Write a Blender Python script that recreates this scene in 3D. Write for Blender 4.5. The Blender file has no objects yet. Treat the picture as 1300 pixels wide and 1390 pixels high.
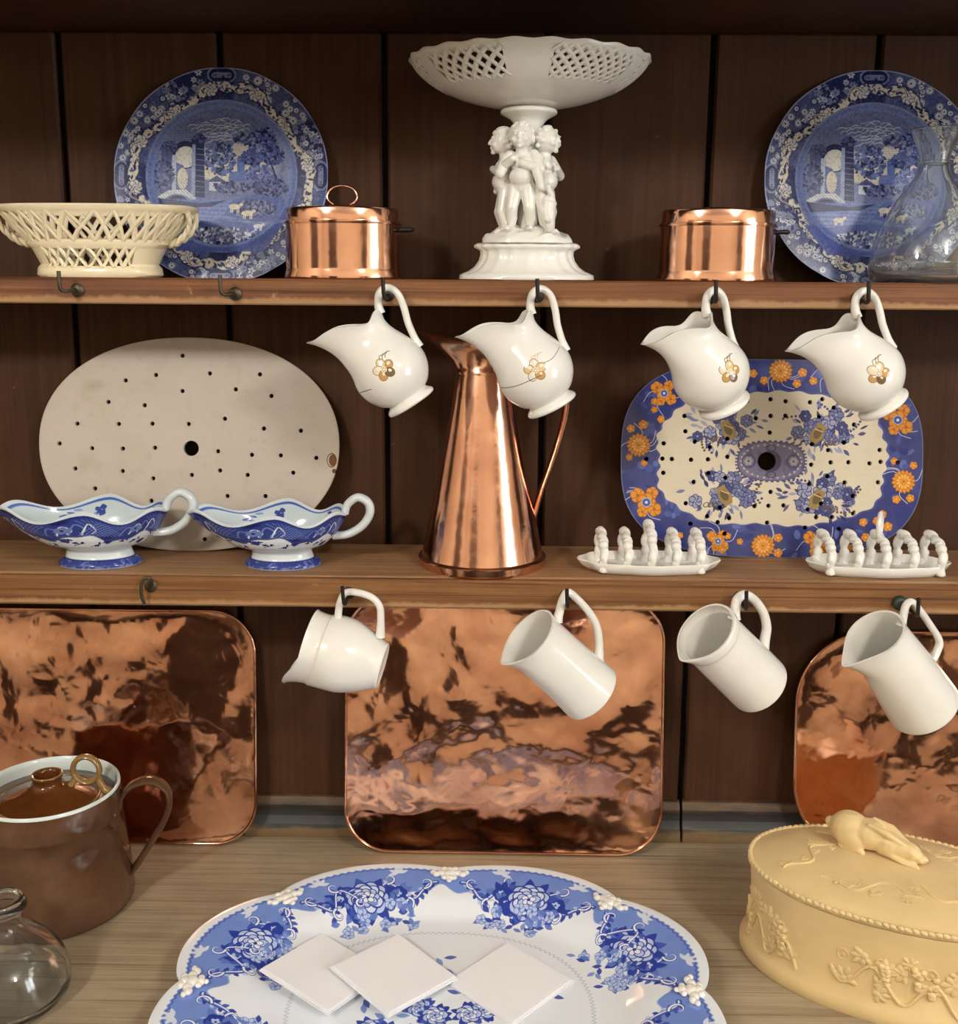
import bpy, math, random
import numpy as np
from mathutils import Vector, Matrix, Euler, noise
from mathutils.geometry import delaunay_2d_cdt

sc = bpy.context.scene
col = sc.collection
R_ = math.radians
PI = math.pi
random.seed(7)

# ------------------------------------------------------------------ camera
FPX, PPY = 1450.0, 650.0          # focal length and principal row for the 1300x1390 frame
CAM = Vector((0.0, -1.45, 0.8022))
tilt, roll, yaw = R_(10.6), R_(0.4), R_(0.9)
fw = Vector((-math.sin(yaw) * math.cos(tilt), math.cos(yaw) * math.cos(tilt), -math.sin(tilt)))
rt = Vector((math.cos(yaw), math.sin(yaw), 0.0))
up = rt.cross(fw)
r2 = rt * math.cos(roll) + up * math.sin(roll)
u2 = up * math.cos(roll) - rt * math.sin(roll)
cam_data = bpy.data.cameras.new('camera')
cam = bpy.data.objects.new('camera', cam_data)
col.objects.link(cam)
cam.matrix_world = Matrix(((r2.x, u2.x, -fw.x, CAM.x), (r2.y, u2.y, -fw.y, CAM.y), (r2.z, u2.z, -fw.z, CAM.z), (0, 0, 0, 1)))
cam_data.sensor_fit = 'VERTICAL'
cam_data.sensor_height = 36.0
cam_data.lens = FPX / 1390.0 * 36.0
cam_data.shift_y = (PPY - 695.0) / 1390.0
cam_data.clip_start = 0.02
sc.camera = cam

# ------------------------------------------------------------------ world, lamps, exposure
world = bpy.data.worlds.new('world')
sc.world = world
world.use_nodes = True
world.node_tree.nodes['Background'].inputs[0].default_value = (0.75, 0.85, 1.0, 1)
world.node_tree.nodes['Background'].inputs[1].default_value = 0.6
sc.view_settings.view_transform = 'Standard'
sc.view_settings.look = 'None'
sc.view_settings.gamma = 1.0
sc.view_settings.use_curve_mapping = False
sc.view_settings.exposure = 0.42


def area_lamp(name, loc, target, size, power, colr, size_y=None, shape='DISK'):
    l = bpy.data.lights.new(name, 'AREA')
    l.shape = shape
    l.size = size
    if size_y:
        l.size_y = size_y
    l.energy = power
    l.color = colr
    o = bpy.data.objects.new(name, l)
    col.objects.link(o)
    o.location = loc
    d = Vector(target) - Vector(loc)
    o.rotation_euler = d.to_track_quat('-Z', 'Y').to_euler()
    return o


def bulb(loc, power, radius):
    l = bpy.data.lights.new('ceiling_lamp_bulb', 'POINT')
    l.energy = power
    l.shadow_soft_size = radius
    l.color = (1.0, 0.965, 0.915)
    o = bpy.data.objects.new('ceiling_lamp_bulb', l)
    col.objects.link(o)
    o.location = loc


bulb((-1.10, -2.05, 1.61), 46, 0.12)
bulb((1.15, -2.05, 1.61), 46, 0.12)
area_lamp('window_light', (2.16, -1.50, 0.70), (0, -1.50, 0.70), 0.76, 16, (0.88, 0.94, 1.0), 0.92, 'RECTANGLE')


# ------------------------------------------------------------------ mesh helpers
class G:
    """collects quads, tubes and lathed rings into one mesh"""
    def __init__(s):
        s.v, s.f, s.uv = [], [], []

    def grid(s, rings, wrap=True, cap0=False, cap1=False, uv=None, flip=False):
        n = len(rings[0])
        b = len(s.v)
        for i, r in enumerate(rings):
            for j, p in enumerate(r):
                s.v.append(tuple(p))
                s.uv.append(uv(i, j, p) if uv else (0.0, 0.0))
        m = len(rings)
        for i in range(m - 1):
            for j in range(n if wrap else n - 1):
                k = (j + 1) % n
                q = (b + i * n + j, b + i * n + k, b + (i + 1) * n + k, b + (i + 1) * n + j)
                s.f.append(q[::-1] if flip else q)
        for on, i, rev in ((cap0, 0, True), (cap1, m - 1, False)):
            if on:
                c = Vector((0, 0, 0))
                for p in rings[i]:
                    c += Vector(p)
                c /= n
                ci = len(s.v)
                s.v.append(tuple(c))
                s.uv.append(uv(i, 0, c) if uv else (0.0, 0.0))
                for j in range(n if wrap else n - 1):
                    k = (j + 1) % n
                    t = (ci, b + i * n + j, b + i * n + k)
                    s.f.append(t[::-1] if (rev != flip) else t)
        return s

    def lathe(s, prof, n=64, cx=0, cy=0, sx=1.0, sy=1.0, fn=None, cap0=True, cap1=True, uv=None):
        rings = []
        for i, (r, z) in enumerate(prof):
            ring = []
            for j in range(n):
                a = 2 * PI * j / n
                p = (cx + r * sx * math.cos(a), cy + r * sy * math.sin(a), z)
                if fn:
                    p = fn(i, a, r, z, p)
                ring.append(p)
            rings.append(ring)
        return s.grid(rings, True, cap0, cap1, uv)

    def tube(s, pts, rad, n=10, flat=1.0, flat_axis=None, caps=True, closed=False):
        P = [Vector(p) for p in pts]
        m = len(P)
        if not hasattr(rad, '__len__'):
            rad = [rad] * m
        rings = []
        ref = None
        for i in range(m):
            if closed:
                t = P[(i + 1) % m] - P[i - 1]
            else:
                t = P[min(i + 1, m - 1)] - P[max(i - 1, 0)]
            t.normalize()
            if flat_axis is not None:
                a = Vector(flat_axis)
                a = (a - t * a.dot(t))
            elif ref is None:
                a = Vector((0, 0, 1)) if abs(t.z) < 0.9 else Vector((1, 0, 0))
                a = a - t * a.dot(t)
            else:
                a = ref - t * ref.dot(t)
            a.normalize()
            ref = a
            b = t.cross(a)
            rings.append([P[i] + a * (rad[i] * flat * math.cos(2 * PI * k / n)) + b * (rad[i] * math.sin(2 * PI * k / n)) for k in range(n)])
        if closed:
            rings.append(rings[0])
            return s.grid(rings, True)
        return s.grid(rings, True, caps, caps)

    def box(s, x0, x1, y0, y1, z0, z1, bev=0.0):
        c = min(bev, (x1 - x0) / 2.01, (y1 - y0) / 2.01, (z1 - z0) / 2.01)
        if c <= 0:
            b = len(s.v)
            for z in (z0, z1):
                for (x, y) in ((x0, y0), (x1, y0), (x1, y1), (x0, y1)):
                    s.v.append((x, y, z))
                    s.uv.append((0, 0))
            for q in ((0, 3, 2, 1), (4, 5, 6, 7), (0, 1, 5, 4), (1, 2, 6, 5), (2, 3, 7, 6), (3, 0, 4, 7)):
                s.f.append(tuple(b + k for k in q))
            return s
        def ring(z, d):
            X0, X1, Y0, Y1 = x0 + d, x1 - d, y0 + d, y1 - d
            e = c - d if c > d else 0
            return [(X0 + e, Y0, z), (X1 - e, Y0, z), (X1, Y0 + e, z), (X1, Y1 - e, z), (X1 - e, Y1, z), (X0 + e, Y1, z), (X0, Y1 - e, z), (X0, Y0 + e, z)]
        return s.grid([ring(z0, c * 0.99), ring(z0 + c, 0), ring(z1 - c, 0), ring(z1, c * 0.99)], True, True, True)

    def capsule(s, p0, r0, p1, r1, n=14, k=5):
        a, b = Vector(p0), Vector(p1)
        t = b - a
        if t.length < 1e-6:
            t = Vector((0, 0, 1e-5))
        t.normalize()
        x = t.orthogonal().normalized()
        y = t.cross(x)
        rings = []
        for (c, r, lo, hi) in ((a, r0, -PI / 2, 0), (b, r1, 0, PI / 2)):
            for i in range(k + 1):
                e = lo + (hi - lo) * i / k
                e = max(-PI / 2 + 0.05, min(PI / 2 - 0.05, e))
                rings.append([c + t * (r * math.sin(e)) + (x * math.cos(2 * PI * j / n) + y * math.sin(2 * PI * j / n)) * (r * math.cos(e)) for j in range(n)])
        return s.grid(rings, True, True, True)

    def ball(s, c, rx, ry=None, rz=None, rot=(0, 0, 0), n=16, k=9):
        ry = rx if ry is None else ry
        rz = rx if rz is None else rz
        M = Euler(rot).to_matrix()
        rings = []
        for i in range(1, k):
            e = -PI / 2 + PI * i / k
            rings.append([Vector(c) + M @ Vector((rx * math.cos(e) * math.cos(2 * PI * j / n), ry * math.cos(e) * math.sin(2 * PI * j / n), rz * math.sin(e))) for j in range(n)])
        return s.grid(rings, True, True, True)


def obj(name, g, m, parent=None, smooth=True, sharp=None):
    me = bpy.data.meshes.new(name)
    me.from_pydata([tuple(v) for v in g.v], [], g.f)
    if any(u != (0.0, 0.0) for u in g.uv):
        uvl = me.uv_layers.new(name='UVMap')
        li = np.zeros(len(me.loops), dtype=np.int32)
        me.loops.foreach_get('vertex_index', li)
        uvl.data.foreach_set('uv', np.array(g.uv, dtype=np.float32)[li].ravel())
    me.validate()
    me.polygons.foreach_set('use_smooth', [smooth] * len(me.polygons))
    if smooth:
        me.set_sharp_from_angle(angle=R_(sharp or 50))
    me.materials.append(m)
    o = bpy.data.objects.new(name, me)
    col.objects.link(o)
    if parent is not None:
        o.parent = parent
    return o


def tag(o, label=None, cat=None, group=None, kind=None):
    for k, v in (('label', label), ('category', cat), ('group', group), ('kind', kind)):
        if v:
            o[k] = v
    return o


def root(name, label, cat, loc=(0, 0, 0), rot=(0, 0, 0), group=None):
    o = bpy.data.objects.new(name, None)
    o.empty_display_size = 0.02
    col.objects.link(o)
    o.location = loc
    o.rotation_euler = rot
    return tag(o, label, cat, group)


def dup(src, loc, rot=None, label=None, group=None):
    c = src.copy()
    col.objects.link(c)
    c.location = loc
    if rot is not None:
        c.rotation_euler = rot
    if label:
        c['label'] = label
    for ch in src.children:
        d = ch.copy()
        col.objects.link(d)
        d.parent = c
        for gch in ch.children:
            e = gch.copy()
            col.objects.link(e)
            e.parent = d
    return c


def spline(pts, n=8, closed=False):
    """Catmull-Rom through the points; n samples per span"""
    P = [Vector(p) for p in pts]
    m = len(P)
    out = []
    for i in range(m if closed else m - 1):
        if closed:
            a, b, c, d = P[i - 1], P[i], P[(i + 1) % m], P[(i + 2) % m]
        else:
            a, b, c, d = P[max(i - 1, 0)], P[i], P[i + 1], P[min(i + 2, m - 1)]
        for k in range(n):
            t = k / n
            out.append(0.5 * ((2 * b) + (c - a) * t + (2 * a - 5 * b + 4 * c - d) * t * t + (3 * b - a - 3 * c + d) * t ** 3))
    if not closed:
        out.append(P[-1].copy())
    return out


def prof_spline(pts, n=5):
    return [(max(p.x, 0.0), p.y) for p in spline([(r, z, 0) for r, z in pts], n)]


def interp(xs, ys, x):
    return float(np.interp(x, xs, ys))


# ------------------------------------------------------------------ materials
def srgb(r, g, b):
    def f(c):
        c /= 255.0
        return c / 12.92 if c <= 0.04045 else ((c + 0.055) / 1.055) ** 2.4
    return (f(r), f(g), f(b), 1.0)


def new_mat(name):
    m = bpy.data.materials.new(name)
    m.use_nodes = True
    nt = m.node_tree
    b = nt.nodes['Principled BSDF']
    return m, nt, b


def node(nt, t, **kw):
    n = nt.nodes.new(t)
    for k, v in kw.items():
        if k in n.inputs:
            n.inputs[k].default_value = v
        else:
            setattr(n, k, v)
    return n


def coords(nt, scale, kind='Object'):
    tc = nt.nodes.new('ShaderNodeTexCoord')
    mp = nt.nodes.new('ShaderNodeMapping')
    mp.inputs['Scale'].default_value = scale
    nt.links.new(tc.outputs[kind], mp.inputs['Vector'])
    return mp.outputs['Vector']


def world_coords(nt, scale):
    ge = nt.nodes.new('ShaderNodeNewGeometry')
    mp = nt.nodes.new('ShaderNodeMapping')
    mp.inputs['Scale'].default_value = scale
    nt.links.new(ge.outputs['Position'], mp.inputs['Vector'])
    return mp.outputs['Vector']


def ramp(nt, fac, stops):
    r = nt.nodes.new('ShaderNodeValToRGB')
    el = r.color_ramp.elements
    while len(el) < len(stops):
        el.new(0.5)
    for e, (p, c) in zip(el, stops):
        e.position = p
        e.color = c
    nt.links.new(fac, r.inputs[0])
    return r.outputs[0]


def mix(nt, fac, a, b, mode='MIX'):
    m = nt.nodes.new('ShaderNodeMix')
    m.data_type = 'RGBA'
    m.blend_type = mode
    for sock, v in ((m.inputs[0], fac), (m.inputs[6], a), (m.inputs[7], b)):
        if hasattr(v, 'is_linked') or hasattr(v, 'links'):
            nt.links.new(v, sock)
        else:
            sock.default_value = v
    return m.outputs[2]


def noise_fac(nt, vec, scale, detail=4, rough=0.55, dist=0.0):
    n = node(nt, 'ShaderNodeTexNoise')
    n.inputs['Scale'].default_value = scale
    n.inputs['Detail'].default_value = detail
    n.inputs['Roughness'].default_value = rough
    n.inputs['Distortion'].default_value = dist
    nt.links.new(vec, n.inputs['Vector'])
    return n.outputs[0]


def bump(nt, b, height, strength, dist=0.002):
    bp = nt.nodes.new('ShaderNodeBump')
    bp.inputs['Strength'].default_value = strength
    bp.inputs['Distance'].default_value = dist
    nt.links.new(height, bp.inputs['Height'])
    nt.links.new(bp.outputs[0], b.inputs['Normal'])


def porcelain(name, c, rough=0.16, var=0.05, spec=0.5, bmp=0.0):
    m, nt, b = new_mat(name)
    v = coords(nt, (1, 1, 1))
    f = noise_fac(nt, v, 18, 3)
    dark = tuple(x * (1 - var * 2) for x in c[:3]) + (1,)
    nt.links.new(ramp(nt, f, [(0.35, dark), (0.65, c)]), b.inputs['Base Color'])
    b.inputs['Roughness'].default_value = rough
    b.inputs['Specular IOR Level'].default_value = spec
    if bmp:
        bump(nt, b, noise_fac(nt, v, 60, 2), bmp, 0.001)
    return m


def copper(name, rough=0.13, hammer=0.0, scale=28, tarnish=0.35, base=(0.97, 0.56, 0.39)):
    m, nt, b = new_mat(name)
    v = coords(nt, (1, 1, 1))
    f = noise_fac(nt, v, 9, 6, 0.6, 0.4)
    c = base + (1,)
    d = (base[0] * 0.55, base[1] * 0.40, base[2] * 0.38, 1)
    k = mix(nt, tarnish, c, ramp(nt, f, [(0.36, d), (0.62, c)]))
    nt.links.new(k, b.inputs['Base Color'])
    b.inputs['Metallic'].default_value = 1.0
    rr = nt.nodes.new('ShaderNodeMapRange')
    rr.inputs[3].default_value = rough * 0.7
    rr.inputs[4].default_value = rough * 1.7
    nt.links.new(noise_fac(nt, v, 40, 3), rr.inputs[0])
    nt.links.new(rr.outputs[0], b.inputs['Roughness'])
    if hammer:
        h1 = noise_fac(nt, v, scale, 2, 0.5, 0.3)
        bump(nt, b, h1, hammer, 0.004)
    return m


def wood(name, stops, scale, axis='X', rough=0.55, big=1.0, bmp=0.25, wear=None, spec=0.3, streak=None, edge=None):
    """grain runs along the named axis"""
    m, nt, b = new_mat(name)
    sc_ = {'X': (scale * 0.03, scale, scale), 'Z': (scale, scale, scale * 0.03)}[axis]
    v = world_coords(nt, sc_)
    f = noise_fac(nt, v, 1.0, 6, 0.6, 0.6)
    c = ramp(nt, f, stops)
    v2 = world_coords(nt, (1, 1, 1))
    f2 = noise_fac(nt, v2, 7 * big, 5, 0.6)
    c = mix(nt, 0.55, c, mix(nt, 1.0, c, ramp(nt, f2, [(0.35, (0.62, 0.58, 0.55, 1)), (0.6, (1, 1, 1, 1))]), 'MULTIPLY'))
    if streak:
        s_ = {'X': (2.2, 240, 240), 'Z': (240, 240, 2.2)}[axis]
        f4 = noise_fac(nt, world_coords(nt, s_), 1.0, 3, 0.5, 0.3)
        c = mix(nt, ramp(nt, f4, [(0.60, (0, 0, 0, 1)), (0.70, (0.8, 0.8, 0.8, 1))]), c, streak)
        f5 = noise_fac(nt, world_coords(nt, tuple(q * 2.6 for q in s_)), 1.0, 2, 0.5)
        c = mix(nt, ramp(nt, f5, [(0.5, (0, 0, 0, 1)), (0.75, (0.45, 0.45, 0.45, 1))]), c, streak)
    if edge:
        # paint rubbed off along an arris at height edge[0]
        ge = nt.nodes.new('ShaderNodeNewGeometry')
        sp = nt.nodes.new('ShaderNodeSeparateXYZ')
        nt.links.new(ge.outputs['Position'], sp.inputs[0])
        f6 = noise_fac(nt, world_coords(nt, (26, 26, 26)), 1.0, 6, 0.7)
        ma = node(nt, 'ShaderNodeMath', operation='MULTIPLY_ADD')
        nt.links.new(f6, ma.inputs[0])
        ma.inputs[1].default_value = -0.016
        nt.links.new(sp.outputs[2], ma.inputs[2])
        mr = nt.nodes.new('ShaderNodeMapRange')
        mr.inputs[1].default_value = edge[0] - 0.006
        mr.inputs[2].default_value = edge[0] - 0.002
        mr.inputs[3].default_value, mr.inputs[4].default_value = 0.75, 0.0
        nt.links.new(ma.outputs[0], mr.inputs[0])
        c = mix(nt, mr.outputs[0], c, edge[1])
    if wear:
        f3 = noise_fac(nt, v2, 30, 8, 0.7)
        c = mix(nt, ramp(nt, f3, [(0.66, (0, 0, 0, 1)), (0.72, (1, 1, 1, 1))]), c, wear)
    nt.links.new(c, b.inputs['Base Color'])
    b.inputs['Roughness'].default_value = rough
    b.inputs['Specular IOR Level'].default_value = spec
    bump(nt, b, f, bmp, 0.001)
    return m


def plain(name, c, rough=0.5, metal=0.0, nscale=20, var=0.15):
    m, nt, b = new_mat(name)
    f = noise_fac(nt, coords(nt, (1, 1, 1)), nscale, 4)
    d = tuple(x * (1 - var) for x in c[:3]) + (1,)
    nt.links.new(ramp(nt, f, [(0.35, d), (0.65, c)]), b.inputs['Base Color'])
    b.inputs['Roughness'].default_value = rough
    b.inputs['Metallic'].default_value = metal
    return m


def glass(name, tint=(1, 1, 1, 1), rough=0.0, clear=1.0):
    m, nt, b = new_mat(name)
    b.inputs['Base Color'].default_value = tint
    b.inputs['Transmission Weight'].default_value = clear
    b.inputs['Roughness'].default_value = rough
    b.inputs['IOR'].default_value = 1.45
    bump(nt, b, noise_fac(nt, coords(nt, (1, 1, 1)), 22, 2), 0.08, 0.004)
    return m


# ------------------------------------------------------------------ printed patterns, drawn with numpy
class Canvas:
    def __init__(s, x0, x1, y0, y1, ppu, base):
        s.x0, s.y0, s.s = x0, y0, ppu
        s.w, s.h = int((x1 - x0) * ppu), int((y1 - y0) * ppu)
        s.a = np.empty((s.h, s.w, 3), np.float32)
        s.a[:] = base[:3]
        s.X, s.Y = np.meshgrid(x0 + (np.arange(s.w) + 0.5) / ppu, y0 + (np.arange(s.h) + 0.5) / ppu)

    def _bb(s, xa, xb, ya, yb):
        i0, i1 = max(0, int((xa - s.x0) * s.s) - 2), min(s.w, int((xb - s.x0) * s.s) + 3)
        j0, j1 = max(0, int((ya - s.y0) * s.s) - 2), min(s.h, int((yb - s.y0) * s.s) + 3)
        return (slice(j0, j1), slice(i0, i1)) if (i1 > i0 and j1 > j0) else None

    def put(s, sl, m, c):
        m = np.clip(m, 0, 1)[..., None]
        s.a[sl] = s.a[sl] * (1 - m) + np.array(c[:3], np.float32) * m

    def all(s, m, c):
        s.put((slice(None), slice(None)), m, c)

    def ell(s, cx, cy, rx, ry=None, c=(0, 0, 0), rot=0.0, a=1.0, ring=None):
        ry = ry or rx
        r = max(rx, ry)
        sl = s._bb(cx - r, cx + r, cy - r, cy + r)
        if sl is None:
            return
        x, y = s.X[sl] - cx, s.Y[sl] - cy
        if rot:
            x, y = x * math.cos(rot) + y * math.sin(rot), -x * math.sin(rot) + y * math.cos(rot)
        d = (np.hypot(x / rx, y / ry) - 1) * min(rx, ry) * s.s
        if ring:
            d = np.abs(d) - ring * s.s / 2
        s.put(sl, (0.5 - d) * a, c)

    def stroke(s, pts, w, c, a=1.0, taper=False):
        P = [(p[0], p[1]) for p in pts]
        wm = w if not hasattr(w, '__len__') else max(w)
        xs, ys = [p[0] for p in P], [p[1] for p in P]
        sl = s._bb(min(xs) - wm, max(xs) + wm, min(ys) - wm, max(ys) + wm)
        if sl is None:
            return
        x, y = s.X[sl], s.Y[sl]
        best = np.full(x.shape, 1e9, np.float32)
        n = len(P) - 1
        for i in range(n):
            (ax, ay), (bx, by) = P[i], P[i + 1]
            dx, dy = bx - ax, by - ay
            L = dx * dx + dy * dy + 1e-12
            t = np.clip(((x - ax) * dx + (y - ay) * dy) / L, 0, 1)
            ww = w * (1 - 0.85 * (i + t) / n) if taper else w
            best = np.minimum(best, np.hypot(x - ax - t * dx, y - ay - t * dy) - ww / 2)
        s.put(sl, (0.5 - best * s.s) * a, c)

    def poly(s, pts, c, a=1.0):
        xs, ys = [p[0] for p in pts], [p[1] for p in pts]
        sl = s._bb(min(xs), max(xs), min(ys), max(ys))
        if sl is None:
            return
        m = np.zeros(s.X[sl].shape, np.float32)
        for ox in (-0.25, 0.25):
            for oy in (-0.25, 0.25):
                x, y = s.X[sl] + ox / s.s, s.Y[sl] + oy / s.s
                ins = np.zeros(x.shape, bool)
                for i in range(len(pts)):
                    (ax, ay), (bx, by) = pts[i - 1][:2], pts[i][:2]
                    if ay == by:
                        continue
                    ins ^= ((ay > y) != (by > y)) & (x < (bx - ax) * (y - ay) / (by - ay) + ax)
                m += ins * 0.25
        s.put(sl, m * a, c)

    def flower(s, cx, cy, r, n, c, cc, rot=0.0, a=1.0, w=0.42, line=None):
        for k in range(n):
            t = rot + 2 * PI * k / n
            px, py = cx + 0.55 * r * math.cos(t), cy + 0.55 * r * math.sin(t)
            if line is not None:
                s.ell(px, py, r * 0.52, r * w * 1.15, line, t, a)
            s.ell(px, py, r * 0.45, r * w * 0.9, c, t, a)
        s.ell(cx, cy, r * 0.24, None, cc, 0, a)

    def leaf(s, x, y, l, w, rot, c, a=1.0):
        pts = []
        for k in range(13):
            t = k / 12
            pts.append((t * l, w * math.sin(PI * t) * 0.5))
        pts += [(p[0], -p[1]) for p in pts[::-1][1:-1]]
        s.poly([(x + p[0] * math.cos(rot) - p[1] * math.sin(rot), y + p[0] * math.sin(rot) + p[1] * math.cos(rot)) for p in pts], c, a)

    def cnoise(s, scale, seed=0, oct=4):
        rng = np.random.RandomState(seed)
        out = np.zeros((s.h, s.w), np.float32)
        amp, tot = 1.0, 0
        for o in range(oct):
            f = scale * 2 ** o
            gw, gh = int((s.w / s.s) * f) + 3, int((s.h / s.s) * f) + 3
            g = rng.rand(gh, gw).astype(np.float32)
            x, y = (s.X - s.x0) * f, (s.Y - s.y0) * f
            i, j = x.astype(int), y.astype(int)
            u, v = x - i, y - j
            u, v = u * u * (3 - 2 * u), v * v * (3 - 2 * v)
            out += amp * (g[j, i] * (1 - u) * (1 - v) + g[j, i + 1] * u * (1 - v) + g[j + 1, i] * (1 - u) * v + g[j + 1, i + 1] * u * v)
            tot += amp
            amp *= 0.5
        return out / tot

    def image(s, name):
        im = bpy.data.images.new(name, s.w, s.h, alpha=False, float_buffer=False)
        px = np.ones((s.h, s.w, 4), np.float32)
        px[..., :3] = np.clip(s.a, 0, 1)
        im.pixels.foreach_set(px.ravel())
        im.update()
        im.pack()
        return im


def rgb(r, g, b):
    return (r / 255.0, g / 255.0, b / 255.0)


def printed(name, canvas, rough=0.14, spec=0.5):
    m, nt, b = new_mat(name)
    t = nt.nodes.new('ShaderNodeTexImage')
    t.image = canvas.image(name)
    t.extension = 'EXTEND'
    nt.links.new(t.outputs['Color'], b.inputs['Base Color'])
    b.inputs['Roughness'].default_value = rough
    b.inputs['Specular IOR Level'].default_value = spec
    return m


M_WHITE = porcelain('white_porcelain', srgb(236, 234, 226), 0.14, 0.02)
M_BISQUE = porcelain('white_bisque', srgb(238, 232, 216), 0.28, 0.02)
M_CREAM = porcelain('cream_ware', srgb(240, 226, 192), 0.16, 0.03)
M_YELLOW = porcelain('yellow_stoneware', srgb(226, 199, 146), 0.40, 0.05, 0.4, 0.15)
M_COPPER = copper('polished_copper', 0.10, 0.10, 30, 0.35)
M_JUGCOPPER = copper('jug_copper', 0.13, 0.12, 40, 0.5)
M_TRAY = copper('hammered_copper', 0.085, 0.30, 26, 0.75, (0.95, 0.54, 0.36))
M_IRON = plain('dark_iron', (0.035, 0.03, 0.027, 1), 0.5, 0.7)
M_BRASS = plain('old_bronze', (0.10, 0.085, 0.055, 1), 0.45, 0.8)
M_GLASS = glass('hazed_glass', (0.93, 0.96, 0.96, 1), 0.0, 0.962)  # grey tint and milky share put reflected haze into the glass colour
M_BOTTLE = glass('clear_glass', (0.96, 0.98, 0.97, 1), 0.0, 0.99)
M_SHELF = wood('shelf_pine', [(0.25, srgb(86, 52, 32)), (0.5, srgb(122, 78, 48)), (0.75, srgb(146, 100, 66))], 110, 'X', 0.5, 1, 0.3, srgb(176, 140, 100), 0.3, srgb(72, 42, 24), (0.774, srgb(176, 138, 98)))
M_SHELFEDGE = wood('shelf_edge_pine', [(0.25, srgb(100, 64, 36)), (0.5, srgb(134, 92, 56)), (0.75, srgb(154, 112, 72))], 110, 'X', 0.5, 1, 0.3, srgb(176, 140, 100), 0.3, srgb(78, 48, 26), (0.402, srgb(176, 138, 98)))
M_SHELFTOP = wood('shelf_top_pine', [(0.25, srgb(124, 88, 60)), (0.5, srgb(160, 122, 86)), (0.75, srgb(178, 142, 104))], 90, 'X', 0.55, 1, 0.25, None, 0.3, srgb(112, 78, 50))
M_COUNTER = wood('scrubbed_pine', [(0.25, srgb(104, 88, 68)), (0.36, srgb(150, 132, 106)), (0.55, srgb(172, 155, 128)), (0.8, srgb(150, 132, 106))], 85, 'X', 0.6, 1, 0.25, None, 0.3, srgb(98, 80, 58))
M_BOARD = wood('brown_paint', [(0.2, srgb(57, 35, 21)), (0.5, srgb(73, 46, 28)), (0.8, srgb(84, 56, 36))], 90, 'Z', 0.6, 1.4, 0.12, srgb(108, 76, 54), 0.2, srgb(58, 35, 22))
M_DARK = plain('dark_gap', (0.006, 0.005, 0.004, 1), 0.9)


# ================================================================== the room
M_WALL = plain('cream_plaster', srgb(214, 200, 176), 0.8, 0, 6, 0.06)
M_CEIL = plain('white_ceiling', srgb(235, 230, 220), 0.85, 0, 6, 0.04)
M_FLOOR = plain('flagstone', srgb(88, 72, 60), 0.6, 0, 9, 0.3)
M_REFLECTDARK = plain('dark_reflection_paint', srgb(58, 40, 30), 0.5, 0, 12, 0.25)  # for the unseen dark pieces added to be mirrored in the copper
FL, CE, FRONT = -0.92, 1.76, -3.62


def struct(name, g, m, parent=None):
    o = obj(name, g, m, parent, smooth=False)
    if parent is None:
        o['kind'] = 'structure'
    return o


struct('floor', G().box(-2.3, 2.3, FRONT - 0.1, 0.15, FL - 0.08, FL), M_FLOOR)
struct('ceiling', G().box(-2.3, 2.3, FRONT - 0.1, 0.15, CE, CE + 0.08), M_CEIL)
struct('wall_back', G().box(-2.3, 2.3, 0.05, 0.15, FL, CE), M_WALL)
struct('wall_left', G().box(-2.3, -2.2, FRONT, 0.05, FL, CE), M_WALL)
gw = G()
gw.box(2.2, 2.3, FRONT, -1.92, FL, CE)
gw.box(2.2, 2.3, -1.08, 0.05, FL, CE)
gw.box(2.2, 2.3, -1.92, -1.08, FL, 0.20)
gw.box(2.2, 2.3, -1.92, -1.08, 1.20, CE)
struct('wall_right', gw, M_WALL)
struct('wall_front', G().box(-2.2, 2.2, FRONT - 0.1, FRONT, FL, CE), M_WALL)
wn = G()
for q in ((-1.92, -1.88, 0.20, 1.20), (-1.12, -1.08, 0.20, 1.20), (-1.88, -1.12, 0.20, 0.24), (-1.88, -1.12, 1.16, 1.20), (-1.515, -1.485, 0.24, 1.16), (-1.88, -1.515, 0.685, 0.715), (-1.485, -1.12, 0.685, 0.715)):
    wn.box(2.08, 2.14, q[0], q[1], q[2], q[3])
struct('window_1', wn, M_CEIL)
dg = G().box(-1.5, -0.65, FRONT, FRONT + 0.04, FL, 1.15)
for (a, b_) in ((-1.42, -1.12), (-1.03, -0.73)):
    dg.box(a, b_, FRONT + 0.04, FRONT + 0.052, -0.75, 0.0, 0.008)
    dg.box(a, b_, FRONT + 0.04, FRONT + 0.052, 0.12, 1.02, 0.008)
struct('added_dark_door_1', dg, M_REFLECTDARK)  # unseen, added as a dark zone for the copper to reflect
for n_, sx, dy in ((2, -1, 0), (3, 1, -.9)):
    dg = G()
    for (ya, yb, za, zb, t) in ((-2.55, -1.65, FL, 1.15, .04), (-2.47, -2.15, -.75, 0, .052), (-2.05, -1.73, -.75, 0, .052), (-2.47, -2.15, .12, 1.02, .052), (-2.05, -1.73, .12, 1.02, .052)):
        xa, xb = sorted((sx * 2.2, sx * (2.2 - t)))
        dg.box(xa, xb, ya + dy, yb + dy, za, zb)
    struct('added_dark_door_%d' % n_, dg, M_REFLECTDARK)  # unseen tall dark pieces, added so the copper mirrors dark strips
struct('added_dark_band', G().box(-2.2, 2.2, FRONT, FRONT + 0.02, FL, -0.35), M_REFLECTDARK)  # unseen dark lower band, added for contrast in the reflections

# ================================================================== the dresser
DZ = FL
dresser = root('dresser', 'tall brown pine dresser with boarded back and two hooked shelves', 'dresser', (0, 0, DZ))


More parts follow.
